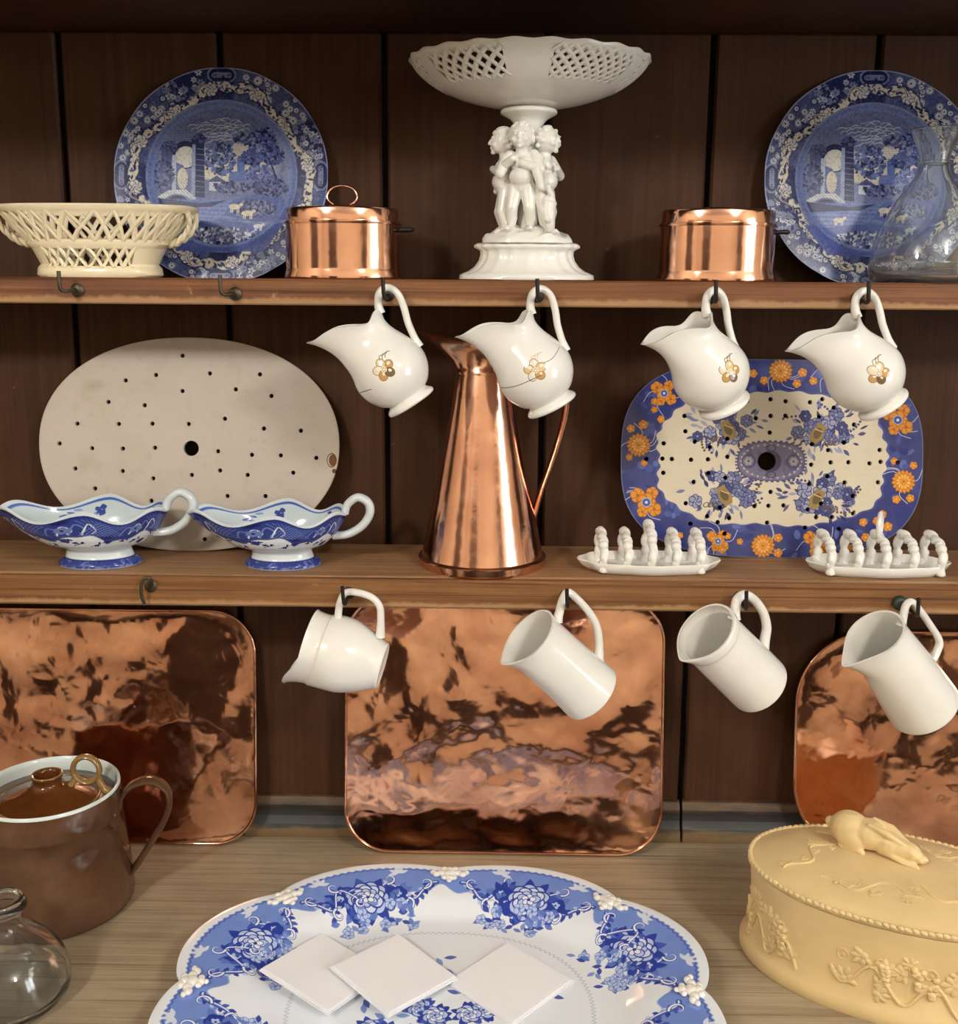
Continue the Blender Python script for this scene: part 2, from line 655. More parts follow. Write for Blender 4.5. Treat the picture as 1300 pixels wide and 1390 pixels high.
def part(name, g, m, parent=None, label=None, smooth=False, **k):
    o = obj(name, g, m, parent or dresser, smooth, **k)
    if parent is None:
        o.location = (0, 0, -DZ)
    if label:
        o['label'] = label
    return o


edges = [-0.99, -0.78, -0.572, -0.362, -0.149, 0.062, 0.274, 0.485, 0.697, 0.91, 1.0]
for i in range(len(edges) - 1):
    x0, x1 = edges[i] + 0.004, edges[i + 1] - 0.004
    part('plank', G().box(x0, x1, 0.0, 0.014, 0.0, 1.113, 0.003), M_BOARD)
part('back_panel', G().box(-1.0, 1.0, 0.016, 0.024, 0.0, 1.12), M_DARK)
SH_Z, SH_F = 0.437, -0.175
# the upper shelf has a plate groove worked along its top
sec = [(SH_F, .772), (SH_F + .002, .7702), (-.0005, .7702), (-.0005, .801), (-.036, .801), (-.038, .794), (-.058, .794), (-.060, .801), (SH_F + .003, .801), (SH_F, .7985)]
part('shelf', G().grid([[(x, y, z) for y, z in sec] for x in (-.98, .98)], True, True, True), M_SHELF, label='upper shelf board with worn brown front edge')
part('shelf', G().box(-0.98, 0.98, SH_F + 0.012, -0.0005, 0.399, SH_Z, 0.002), M_SHELFTOP, label='lower shelf board, scrubbed pale on top')
part('shelf_edge', G().box(-0.98, 0.98, SH_F - 0.001, SH_F + 0.0115, 0.3985, SH_Z - 0.0015, 0.003), M_SHELFEDGE)
part('top_board', G().box(-1.04, 1.04, -0.43, 0.02, 1.1135, 1.14, 0.004), M_BOARD)
part('cornice', G().box(-1.06, 1.06, -0.46, -0.43, 1.10, 1.19, 0.01), M_BOARD)
for sx in (-1, 1):
    part('side_panel', G().box(min(sx * 0.985, sx * 1.01), max(sx * 0.985, sx * 1.01), -0.19, 0.02, 0.0, 1.113, 0.003), M_BOARD)

# skirting rail along the foot of the back boards: paint worn to blue grey above a bare pale lip
m, nt, b = new_mat('worn_rail_paint')
ge = nt.nodes.new('ShaderNodeNewGeometry')
sx_ = nt.nodes.new('ShaderNodeSeparateXYZ')
nt.links.new(ge.outputs['Position'], sx_.inputs[0])
ns = noise_fac(nt, world_coords(nt, (9, 30, 60)), 1.0, 5, 0.65)
ad = node(nt, 'ShaderNodeMath', operation='MULTIPLY_ADD')
nt.links.new(ns, ad.inputs[0])
ad.inputs[1].default_value = 0.030
nt.links.new(sx_.outputs[2], ad.inputs[2])
mr = nt.nodes.new('ShaderNodeMapRange')
mr.inputs[1].default_value, mr.inputs[2].default_value = 0.0, 0.085
nt.links.new(ad.outputs[0], mr.inputs[0])
nt.links.new(ramp(nt, mr.outputs[0], [(0.12, srgb(104, 80, 52)), (0.34, srgb(124, 102, 72)), (0.40, srgb(66, 68, 66)), (0.56, srgb(50, 49, 46)), (0.68, srgb(34, 30, 28)), (0.80, srgb(96, 72, 44)), (0.86, srgb(60, 38, 24))]), b.inputs['Base Color'])
b.inputs['Roughness'].default_value = 0.6
M_RAIL = m
rail_prof = [(0.0, 0.0), (-0.020, 0.0), (-0.021, 0.016), (-0.016, 0.019), (-0.011, 0.03), (-0.010, 0.046), (-0.004, 0.056), (0.0, 0.058)]
for i in range(len(edges) - 1):
    x0, x1 = edges[i] + 0.002, edges[i + 1] - 0.002
    part('skirting_board', G().grid([[(x, y - 0.0004, z + 0.0004) for y, z in rail_prof] for x in (x0, x1)], True, True, True), M_RAIL)

# the cupboard below carries the worktop
part('base_cupboard', G().box(-1.0, 1.0, -0.60, 0.02, FL, -0.033, 0.004), M_BOARD)
wt = tag(obj('worktop', G().box(-1.02, 1.02, -0.66, 0.045, -0.032, 0.0, 0.004), M_COUNTER, None, False), 'pale scrubbed pine worktop along the foot of the dresser', 'worktop')


# hooks: a screw boss on the shelf edge, a shank forward and an upright arm
def hook_shape(kind):
    g = G()
    g.lathe([(0.0, 0), (0.0075, 0), (0.008, 0.002), (0.006, 0.004), (0.0, 0.0045)], 16, cap0=False, cap1=False)
    for i, v in enumerate(g.v):
        g.v[i] = (v[0], -v[2], v[1])
    if kind == 'cup':
        g.tube(spline([(0, 0, 0), (-0.002, -0.014, 0), (-0.006, -0.022, -0.001), (-0.0105, -0.026, 0.003), (-0.011, -0.026, 0.022)], 5), 0.0024, 8)
    elif kind == 'straight':
        g.tube(spline([(0, 0, 0), (0, -0.02, -0.003), (0, -0.036, -0.004), (-0.001, -0.041, 0.002), (-0.002, -0.042, 0.020)], 5), 0.0024, 8)
    else:
        g.tube(spline([(0.0, -0.003, 0.0), (0.004, -0.008, 0.006), (0.003, -0.012, 0.013), (-0.004, -0.014, 0.013), (-0.0075, -0.015, 0.003), (-0.008, -0.013, -0.010), (-0.006, -0.010, -0.02)], 6), 0.0021, 8)
    return g


def hook(x, z, kind, m=None, label=None):
    o = part('hook', hook_shape(kind), m or M_IRON, smooth=True, label=label)
    o.location = (x, SH_F, z - DZ)
    return o


hook(-0.496, 0.786, 'cup', M_BRASS, 'empty hook below the pierced basket')
hook(-0.309, 0.783, 'cup', M_BRASS, 'empty hook left of the hanging creamers')
for x in (-0.1285, 0.047, 0.249, 0.421):
    hook(x, 0.783, 'straight')
hook(-0.427, 0.424, 'bent', M_BRASS, 'empty bent hook on the lower shelf')
for x in (-0.1805, 0.0885, 0.3025):
    hook(x, 0.4185, 'straight')
M_KNOB = plain('green_painted_boss', srgb(52, 62, 52), 0.45)
hk = hook(0.507, 0.4125, 'straight')
kb = obj('boss', G().lathe(prof_spline([(0.0, 0), (0.008, 0.0), (0.0095, 0.005), (0.007, 0.01), (0.0, 0.0115)], 3), 16, cap0=False, cap1=False), M_KNOB, hk)
kb.rotation_euler = (PI / 2, 0, 0)
kb.location = (-0.009, -0.0002, 0.002)


# ================================================================== top shelf
TOP = 0.801


def lean(o, y_bottom, z_bottom, deg):
    """stand a flat plate, built face up around its centre with its lower rim at local y=-h, against the back"""
    o.rotation_euler = (R_(90 - deg), 0, 0)


# ---- blue transfer-printed plates
def paint_plate():
    W = rgb(190, 194, 202)
    CR = rgb(206, 200, 180)
    D, B, L = rgb(28, 33, 78), rgb(70, 79, 126), rgb(118, 127, 160)
    c = Canvas(-1.02, 1.02, -1.02, 1.02, 470, B)
    r = np.hypot(c.X, c.Y)
    th = np.arctan2(c.Y, c.X)
    n1, n2, n3 = c.cnoise(9, 1), c.cnoise(5, 2), c.cnoise(26, 3, 2)
    # rim ground: stippled mid blue with dark panels
    c.all((n3 > 0.55) * 0.35 * (r > 0.66), L)
    c.all(np.clip((np.sin(th * 4 + 0.7) - 0.05) * 6, 0, 1) * (r > 0.66) * 0.85, D)
    rs = random.Random(3)
    for k in range(420):
        a, q = rs.uniform(0, 2 * PI), rs.uniform(0.80, 0.98)
        x, y = q * math.cos(a), q * math.sin(a)
        if math.sin(a * 4 + 0.7) > 0:
            c.flower(x, y, rs.uniform(0.016, 0.038), rs.choice((5, 6, 8)), L if k % 3 else W, D, rs.uniform(0, 3), 0.85, 0.3)
            c.stroke([(x, y), (x + rs.uniform(-.05, .05), y + rs.uniform(-.05, .05))], 0.008, L, 0.7)
        elif k % 2:
            c.ell(x, y, 0.026, None, D, 0, 0.8, ring=0.012)
            c.flower(x, y, rs.uniform(0.025, 0.045), 10, W, B, 0, 0.6, 0.22)
    for k in range(4):
        a = k * PI / 2 + PI / 2
        x, y = 0.93 * math.cos(a), 0.93 * math.sin(a)
        c.ell(x, y, 0.13, 0.075, D, a + PI / 2)
        c.ell(x, y, 0.13, 0.075, L, a + PI / 2, 0.9, ring=0.012)
        for j in range(7):
            t = a + (j - 3) * 0.022
            c.ell(0.93 * math.cos(t), 0.93 * math.sin(t), 0.02, 0.028, L, t, 0.8, ring=0.009)
    # cream rococo band weaving around, with dark leaves and blossoms
    rb = 0.785 + 0.055 * np.sin(th * 4 + 2.2) + 0.02 * np.sin(th * 12)
    wb = 0.046 + 0.012 * np.sin(th * 36) * np.sin(th * 7 + 1)
    d = np.abs(r - rb)
    c.all(np.clip((wb + .012 - d) * 90, 0, 1) * .9, D)
    c.all(np.clip((wb - d) * 90, 0, 1), CR)
    for k in range(340):
        a = 2 * PI * k / 340 + rs.uniform(-.02, .02)
        q = 0.785 + 0.055 * math.sin(a * 4 + 2.2) + rs.uniform(-.05, .05)
        c.leaf(q * math.cos(a), q * math.sin(a), rs.uniform(.03, .07), rs.uniform(.014, .028), rs.uniform(0, 6.3), D if k % 3 else B, 0.95)
    for k in range(12):
        a = 2 * PI * k / 12 + 0.13
        q = 0.785 + 0.055 * math.sin(a * 4 + 2.2)
        x, y = q * math.cos(a), q * math.sin(a)
        c.ell(x, y, .07, .06, D, a, .8)
        c.flower(x, y, 0.062, 7, CR, B, a, 1, 0.42, B)
        c.flower(x, y, 0.030, 5, W, D, a, 1, .45, B)
        pts = spline([(x, y, 0), ((q + .06) * math.cos(a + .09), (q + .06) * math.sin(a + .09), 0), ((q - .03) * math.cos(a + .2), (q - .03) * math.sin(a + .2), 0), ((q - .01) * math.cos(a + .26), (q - .01) * math.sin(a + .26), 0)], 6)
        c.stroke(pts, 0.022, CR, 1, True)
        c.stroke(pts, 0.008, D, .8, True)
    # shoulder rings
    m = (r < 0.715)
    c.all(np.clip((0.715 - r) * 120, 0, 1), rgb(96, 112, 168))
    c.all(np.clip((0.012 - np.abs(r - 0.70)) * 150, 0, 1), L)
    c.all(np.clip((0.006 - np.abs(r - 0.645)) * 200, 0, 1), rgb(160, 170, 200))
    # landscape
    inside = np.clip((0.635 - r) * 130, 0, 1)
    sky = c.cnoise(4, 8)
    c.all(inside, L)
    c.all(inside * np.clip((c.Y - 0.22 + 0.25 * (sky - .5)) * 4, 0, 1) * 0.9, rgb(98, 108, 150))
    c.all(np.clip(inside * np.clip(1 - np.hypot((c.X - 0.12) / 0.44, (c.Y - 0.12) / 0.27), 0, 1) * 3.5, 0, 1), CR)
    lines = (np.sin(c.Y * 330 + 3 * n2) > .35)
    c.all(inside * lines * np.clip((c.Y - .02) * 8, 0, 1) * .30, B)
    for row in range(7):
        for k in range(9):
            x = -.02 + (k - 4) * .062 * (1 - row * .10) + rs.uniform(-.02, .02)
            y = .52 - row * .033 - abs(x) * .28 + rs.uniform(-.008, .008)
            q = rs.uniform(.030, .048)
            c.ell(x, y + .006, q * 1.1, q * .74, rgb(186, 190, 200), 0, .8)
            c.ell(x, y - .002, q * 1.08, q * .72, rgb(98, 108, 152), 0, .95)
    def blobtree(cx, cy, rr, n, cols, sq=.7):
        for k in range(int(n * 3.2)):
            a, q = rs.uniform(0, 6.3), math.sqrt(rs.random()) * rr
            c.ell(cx + q * math.cos(a), cy + q * sq * math.sin(a), rs.uniform(.009, .024), rs.uniform(.007, .017), rs.choice(cols), rs.uniform(0, 3), .8)
    # far hill, town tower, trees
    c.poly([(-.62, -.06), (-.3, .0), (0, -.06), (.2, -.03), (.45, .02), (.62, .0), (.62, -.3), (-.62, -.3)], rgb(104, 116, 158), .9)
    c.poly([(.14, -.04), (.14, .17), (.16, .20), (.18, .17), (.20, .20), (.21, .17), (.21, -.04)], rgb(86, 104, 166))
    c.poly([(.06, -.04), (.07, .05), (.32, .04), (.34, -.04)], rgb(92, 110, 170))
    blobtree(-.02, .16, .15, 70, (B, rgb(96, 114, 172), D), 1.0)
    blobtree(.36, .02, .14, 50, (B, rgb(108, 124, 178)))
    for (tx, ty, rr) in ((.36, .32, .16), (.28, .18, .10), (.46, .2, .12), (.42, .38, .1)):
        blobtree(tx, ty, rr, 55, (B, rgb(70, 84, 150), D, rgb(116, 130, 182)))
    c.stroke([(.50, -.32, 0), (.52, -.05, 0), (.46, .12, 0), (.38, .26, 0)], .03, D, .9, True)
    # ruin: pillar, broken arch, lower arch, little house, bridge
    c.poly([(-.58, -.16), (-.57, .24), (-.50, .28), (-.44, .22), (-.42, -.16)], B)
    c.ell(-.34, .20, .135, .13, D)
    c.ell(-.34, .18, .10, .10, rgb(210, 210, 200))
    c.poly([(-.47, -.18), (-.47, .20), (-.42, .2), (-.42, -.18)], rgb(178, 186, 204))
    c.poly([(-.43, -.16), (-.43, .13), (-.36, .10), (-.37, .02), (-.34, -.16)], rgb(88, 104, 164))
    c.ell(-.37, -.02, .05, .10, CR)
    c.poly([(-.29, -.18), (-.28, .33), (-.24, .36), (-.17, .34), (-.16, -.2)], D)
    c.poly([(-.29, -.18), (-.28, .30), (-.25, .30), (-.25, -.18)], rgb(150, 160, 196))
    for k in range(9):
        c.stroke([(-.25, -.14 + k * .05, 0), (-.17, -.15 + k * .05, 0)], .008, L, .6)
    blobtree(-.5, .27, .08, 22, (D, B))
    blobtree(-.22, .35, .06, 16, (D, B))
    c.poly([(-.12, -.13), (-.12, -.04), (-.05, -.01), (.02, -.04), (.02, -.14)], rgb(196, 202, 212))
    c.poly([(-.14, -.05), (-.05, .01), (.04, -.05)], B)
    c.poly([(-.08, -.09), (-.08, -.06), (-.04, -.06), (-.04, -.09)], D)
    c.poly([(-.62, -.2), (-.5, -.13), (-.34, -.12), (-.24, -.2), (-.24, -.28), (-.6, -.28)], rgb(200, 204, 206))
    c.ell(-.42, -.24, .11, .07, D)
    c.ell(-.42, -.24, .11, .07, L, 0, 1, ring=.014)
    hatch = (np.sin((c.X + c.Y) * 210 + 4 * n1) > .3)
    c.all(inside * hatch * (c.Y < -.02) * .22, D)
    blobtree(-.55, .02, .10, 60, (D, B, rgb(96, 106, 150)), 1.3)
    blobtree(.10, -.10, .16, 70, (B, D, L), .3)
    blobtree(.45, -.10, .16, 90, (B, D, rgb(100, 110, 152)), .5)
    blobtree(.20, .36, .10, 50, (B, D, L), .4)
    # water and banks
    wv = np.sin(c.Y * 170 + 5 * n2 + c.X * 6)
    c.all(inside * np.clip((-0.20 - c.Y) * 40, 0, 1) * np.where(c.X < 0.2, 1, .4), rgb(92, 110, 172))
    c.all(inside * np.clip((-0.2 - c.Y) * 30, 0, 1) * (wv > .2) * .28, rgb(160, 172, 204))
    c.poly([(-.62, -.2), (-.2, -.25), (.05, -.22), (-.1, -.28), (-.6, -.30)], D, .85)
    c.poly([(.02, -.36), (.1, -.22), (.3, -.16), (.6, -.2), (.6, -.4), (.3, -.42)], rgb(78, 94, 156), .95)
    c.poly([(-.63, -.42), (-.4, -.44), (0, -.40), (.4, -.46), (.6, -.42), (.4, -.7), (-.4, -.7)], rgb(70, 86, 152), .9)
    blobtree(0, -.55, .34, 150, (D, B, L, rgb(190, 198, 214)), .22)
    blobtree(.3, -.3, .2, 60, (D, L, B), .4)
    for (x, y, q) in ((.12, -.28, 1), (.24, -.34, 1), (.34, -.46, .8), (-.3, -.37, .9)):
        w_ = CR if q >= .9 else rgb(210, 214, 220)
        c.ell(x, y, .055 * q, .026 * q, w_)
        c.ell(x + .06 * q, y + .02 * q, .02 * q, .016 * q, w_)
        for dx in (-.035, -.02, .025, .04):
            c.stroke([(x + dx * q, y, 0), (x + dx * q, y - .05 * q, 0)], .010, w_)
    m = np.clip((r - 0.63) * 130, 0, 1) * (r < 0.66)
    c.all(m, rgb(104, 120, 172))
    c.all(np.clip((n1 - .45), 0, 1) * .25, L)
    # engraved stipple over the whole print
    fine = c.cnoise(70, 31, 2)
    c.all(np.clip((fine - .56) * 6, 0, 1) * .18, D)
    c.all(np.clip((.42 - fine) * 6, 0, 1) * .12, W)
    # pale rim line
    c.all(np.clip((r - 0.985) * 120, 0, 1), rgb(150, 160, 196))
    return c


M_PLATE = printed('blue_landscape_print', paint_plate(), 0.26, 0.16)
PR = 0.1392


def scallop(a):
    return 1 + 0.006 * abs(math.sin(a * 6)) - 0.004


def plate_mesh():
    g = G()
    prof = [(0.0, 0.0), (0.05, 0.0), (0.58, 0.0), (0.64, 0.004), (0.70, 0.030), (0.74, 0.040), (0.86, 0.066), (0.985, 0.090), (1.0, 0.088), (0.99, 0.075), (0.86, 0.045), (0.72, 0.012), (0.62, -0.026), (0.56, -0.030), (0.55, -0.016), (0.0, -0.016)]
    g.lathe([(r * PR, z * PR * .5) for r, z in prof], 120, fn=lambda i, a, r, z, p: (p[0] * (scallop(a) if r > .6 * PR else 1), p[1] * (scallop(a) if r > .6 * PR else 1), z), cap0=False, cap1=False,
            uv=lambda i, j, p: (p[0] / PR / 2.04 + .5, p[1] / PR / 2.04 + .5))
    return g


def leaning_plate(x, label, name='dinner_plate'):
    t = obj(name, plate_mesh(), M_PLATE, None, True, 60)
    tag(t, label, 'plate', 'blue landscape plates')
    a = R_(79.9)
    # the lower rim stands in the plate groove
    t.rotation_euler = (a, 0, 0)
    ly, lz = -PR * 1.0, PR * 0.044
    t.location = (x, -0.0505 - (ly * math.cos(a) - lz * math.sin(a)), TOP - 0.0065 - (ly * math.sin(a) + lz * math.cos(a)))
    return t


leaning_plate(-0.3590, 'blue landscape plate leaning behind the pierced cream basket')
leaning_plate(0.4800, 'blue landscape plate leaning behind the glass carafe')


# ---- cream pierced basket
def oval_pt(a, rx, ry, z, n=2.6):
    ca, sa = math.cos(a), math.sin(a)
    return Vector((rx * abs(ca) ** (2 / n) * (1 if ca >= 0 else -1), ry * abs(sa) ** (2 / n) * (1 if sa >= 0 else -1), z))


def oval_loft(g, prof, n=72, e=2.6, caps=(True, True), uv=None):
    g.grid([[oval_pt(2 * PI * j / n, rx, ry, z, e) for j in range(n)] for rx, ry, z in prof], True, caps[0], caps[1], uv)
    return g


bk = root('pierced_basket', 'cream pottery basket with pierced lattice sides at the left end of the top shelf', 'basket', (-0.4925, -0.1065, TOP))
bk.scale = (.96, .80, .965)
BS = [(0.0, .076, .052), (.012, .078, .053), (.016, .074, .05), (.034, .083, .056), (.042, .088, .060), (.052, .097, .064), (.074, .116, .073), (.086, .126, .078)]


def bpt(a, z, off=0.0):
    rx = np.interp(z, [q[0] for q in BS], [q[1] for q in BS]) + off
    ry = np.interp(z, [q[0] for q in BS], [q[2] for q in BS]) + off
    return oval_pt(a, rx, ry, z, 2.5)


g = G()
oval_loft(g, [(.076, .052, .0), (.079, .054, .003), (.078, .053, .011), (.074, .050, .014), (.070, .047, .014), (.068, .046, .006), (.0, .0, .006)], 72, 2.5, (True, False))
oval_loft(g, [(.083, .056, .035), (.0905, .0605, .041), (.0905, .0605, .046), (.094, .063, .0475), (.090, .0595, .0475), (.086, .057, .042), (.080, .053, .036), (.083, .056, .035)], 72, 2.5, (False, False))
oval_loft(g, [(.121, .0755, .079), (.1275, .080, .0835), (.1285, .081, .0865), (.126, .079, .0885), (.120, .0745, .0855), (.118, .073, .080), (.121, .0755, .079)], 96, 2.5, (False, False))
obj('bowl', g, M_CREAM, bk)
g = G()
for (z0, z1, n_, w) in ((.045, .082, 34, .0036), (.012, .038, 36, .0028)):
    for k in range(n_):
        for d in (-1, 1):
            a0 = 2 * PI * k / n_
            if z0 < .02 and abs(math.cos(a0 + d * PI / n_)) > .66:
                continue        # the ends of the lower wall are solid
            pts = [bpt(a0 + d * t * (2 * PI / n_) * 1.05, z0 + (z1 - z0) * t, -.0015) for t in np.linspace(0, 1, 7)]
            g.tube(pts, w, 8, 0.7, caps=True)
obj('lattice', g, M_CREAM, bk)
for c0 in (0, PI):
    g = G()
    arc = np.linspace(c0 - R_(50), c0 + R_(50), 40)
    for off, fl in ((-.0002, False), (-.0032, True)):
        g.grid([[bpt(a, z, off) for a in arc] for z in np.linspace(.012, .040, 8)], False, flip=fl)
    obj('end_wall', g, M_CREAM, bk)
for s_ in (-1, 1):
    g = G()
    for sy_ in (-1, 1):
        base = spline([(s_ * .1215, sy_ * .024, .080), (s_ * .1225, sy_ * .017, .069), (s_ * .1150, sy_ * .009, .055), (s_ * .1030, sy_ * .004, .0455), (s_ * .0920, sy_ * .002, .0420)], 8)
        for ph in (0, PI):
            g.tube([p + Vector((0, math.cos(i * .55 + ph) * .0026, math.sin(i * .55 + ph) * .0026)) for i, p in enumerate(base)], .0030, 8)
    obj('handle', g, M_CREAM, bk)


# ---- copper pans
def copper_pan(x, y, ring, label):
    t = root('lidded_pan', label, 'pan', (x, y, TOP), (0, 0, 0), 'copper pans on the top shelf')
    t.scale = (.985, .80, .98)
    g = G()
    r = .0705
    g.lathe([(r * .985, .0), (r * 1.03, .0012), (r * 1.035, .004), (r * 1.0, .0115), (r, .014), (r, .066), (r * 1.035, .0665), (r * 1.04, .068), (r * .99, .068), (r * .975, .063), (r * .975, .004)], 80)
    obj('body', g, M_COPPER, t, True, 40)
    g = G()
    g.lathe([(r * 1.02, .0682), (r * 1.022, .0700), (r * .985, .0705), (r * .985, .083), (r * .97, .0855), (r * .93, .0863), (r * .5, .088), (0.0, .0885)], 80, cap0=True, cap1=False)
    lid = obj('lid', g, M_COPPER, t, True, 40)
    g = G()
    if ring:
        g.tube([Vector((.0185 * math.cos(q), .003 * math.sin(q), .1015 + .0125 * math.sin(q))) for q in np.linspace(-PI * .32, PI * 1.32, 28)], .0016, 8)
        g.ball((0, 0, .0885), .011, .006, .0022)
    else:
        g.tube([Vector((.017 * math.cos(q), .02 + .017 * math.sin(q), .0895)) for q in np.linspace(0, 2 * PI, 26)], .0013, 8)
    obj('ring_handle', g, M_COPPER, lid)
    g = G()
    for k in (-1, 1):
        g.tube(spline([(r - .001, .012, .060), (r + .012, .011, .061), (r + .016, .0, .0605), (r + .012, -.011, .061), (r - .001, -.012, .060)], 6), .0026, 8)
        break
    obj('side_handle', g, M_IRON, t)
    return t


copper_pan(-0.1900, -0.1120, True, 'copper lidded pan with upright ring handle beside the left blue plate')
copper_pan(0.2670, -0.1120, False, 'copper lidded pan without visible ring, right of the white compote')

# ---- white compote with three cherubs
cp = root('compote', 'tall white porcelain pierced compote carried by three cherubs', 'compote', (0.0353, -0.126, TOP))
g = G()


def flute(i, a, r, z, p):
    k = 1 + .016 * math.cos(a * 20) if 3 <= i <= 13 else 1
    return (p[0] * k, p[1] * k, z)


g.lathe([(.0795, .0), (.082, .001), (.0815, .006), (.0765, .008), (.070, .0105), (.063, .0155), (.0575, .023), (.0555, .030), (.056, .0345), (.059, .0365), (.063, .0385), (.0632, .041), (.060, .0435)], 120, sx=1.0, sy=.58, fn=flute, cap0=True, cap1=False)
g.lathe([(.060, .0435), (.054, .0445), (.053, .049), (.050, .0525), (.044, .055), (.038, .0575), (.035, .0605), (.02, .063), (0, .0635)], 60, sx=1, sy=.68, fn=lambda i, a, r, z, p: (p[0] * (1 + .04 * math.sin(a * 5 + z * 200)), p[1] * (1 + .04 * math.sin(a * 5)), z + .0025 * math.sin(a * 7 + r * 300) * (i > 2)), cap0=False, cap1=False)
obj('pedestal', g, M_WHITE, cp, True, 60)
g = G()
g.lathe(prof_spline([(.012, .062), (.0125, .10), (.0130, .14), (.0140, .166), (.0165, .179), (.0215, .1865), (.0300, .1915), (.0335, .194), (.0325, .198), (.026, .200), (.02, .206)], 4), 48, cap0=True, cap1=True)
obj('stem', g, M_WHITE, cp)
RXB, RYB = .1395, .1215
BP = [(.0, .199), (.030, .200), (.062, .2055), (.090, .214), (.112, .2245), (.130, .2385), (.1395, .2520)]


def bowl_pt(a, t, off=0.0):
    # t: 0..1 along the profile
    q = np.linspace(0, 1, len(BP))
    r = np.interp(t, q, [b_[0] for b_ in BP]) + off
    z = np.interp(t, q, [b_[1] for b_ in BP])
    k = r / .1395
    return Vector((RXB * k * math.cos(a), RYB * k * math.sin(a), z))


BPs = prof_spline(BP, 4)
BP = BPs
g = G()
N = 144
tl = 0.60
solid = lambda ts, th: [[bowl_pt(2 * PI * j / N, t) + Vector((0, 0, th)) for j in range(N)] for t in ts]
g.grid(solid(np.linspace(0.0, tl, 14), 0), True, True, False)
g.grid(solid(np.linspace(0.0, tl, 14)[::-1], .004), True, False, True)
a_ = [bowl_pt(2 * PI * j / N, tl) for j in range(N)]
g.grid([a_, [p + Vector((0, 0, .004)) for p in a_]], True)


def rimp(a, dr, dz):
    w = 1 + .006 * math.cos(a * 22)
    p = bowl_pt(a, 1.0, dr)
    return Vector((p.x * w, p.y * w, p.z + dz + .0008 * math.cos(a * 22)))


g.grid([[rimp(2 * PI * j / 176, *q) for j in range(176)] for q in ((-.009, -.0085), (-.002, -.004), (.0022, -.0005), (.0018, .0022), (-.002, .0024), (-.008, -.001), (-.012, -.006), (-.009, -.0085))], True)
# plain panels of the wall between the pierced ones
panels = []
PIERCE = [(-70, 44), (38, 44), (110, 60), (-20, 44)]
cent = [(-56, 24), (-126, 22), (48, 26), (132, 26), (0, 20), (180, 20)]
hole = lambda deg: any(abs((deg - c0 + 180) % 360 - 180) < h for c0, h in cent)
run = []
for d in range(0, 361, 2):
    if not hole(d):
        run.append(R_(d))
    if (hole(d) or d == 360) and run:
        if len(run) > 1:
            for (o1, fl) in ((0.0, False), (.0035, True)):
                rows = [[bowl_pt(a, t) + Vector((0, 0, o1)) for a in run] for t in np.linspace(tl - .01, .96, 8)]
                g.grid(rows, False, flip=fl)
        run = []
obj('bowl', g, M_WHITE, cp, True, 70)
for c0, h in cent:
    g = G()
    n_ = 4 if h > 22 else 3
    for k in range(-n_ - 4, n_ + 5):
        for d in (-1, 1):
            pts = []
            for t in np.linspace(0, 1, 13):
                a = c0 + (k / n_) * h + d * (t - .5) * h * .9
                if abs(a - c0) <= h + 1:
                    pts.append(bowl_pt(R_(a), tl - .02 + (.985 - tl) * t) + Vector((0, 0, .0018)))
            if len(pts) > 2:
                g.tube(pts, .0034, 8, .6)
    obj('lattice', g, M_WHITE, cp)


def sculpt(name, g, m, parent, voxel, it=4, fac=.5):
    o = obj(name, g, m, parent)
    md = o.modifiers.new('merge', 'REMESH')
    md.mode = 'VOXEL'
    md.voxel_size = voxel
    md.use_smooth_shade = True
    sm = o.modifiers.new('soften', 'SMOOTH')
    sm.iterations = it
    sm.factor = fac
    return o


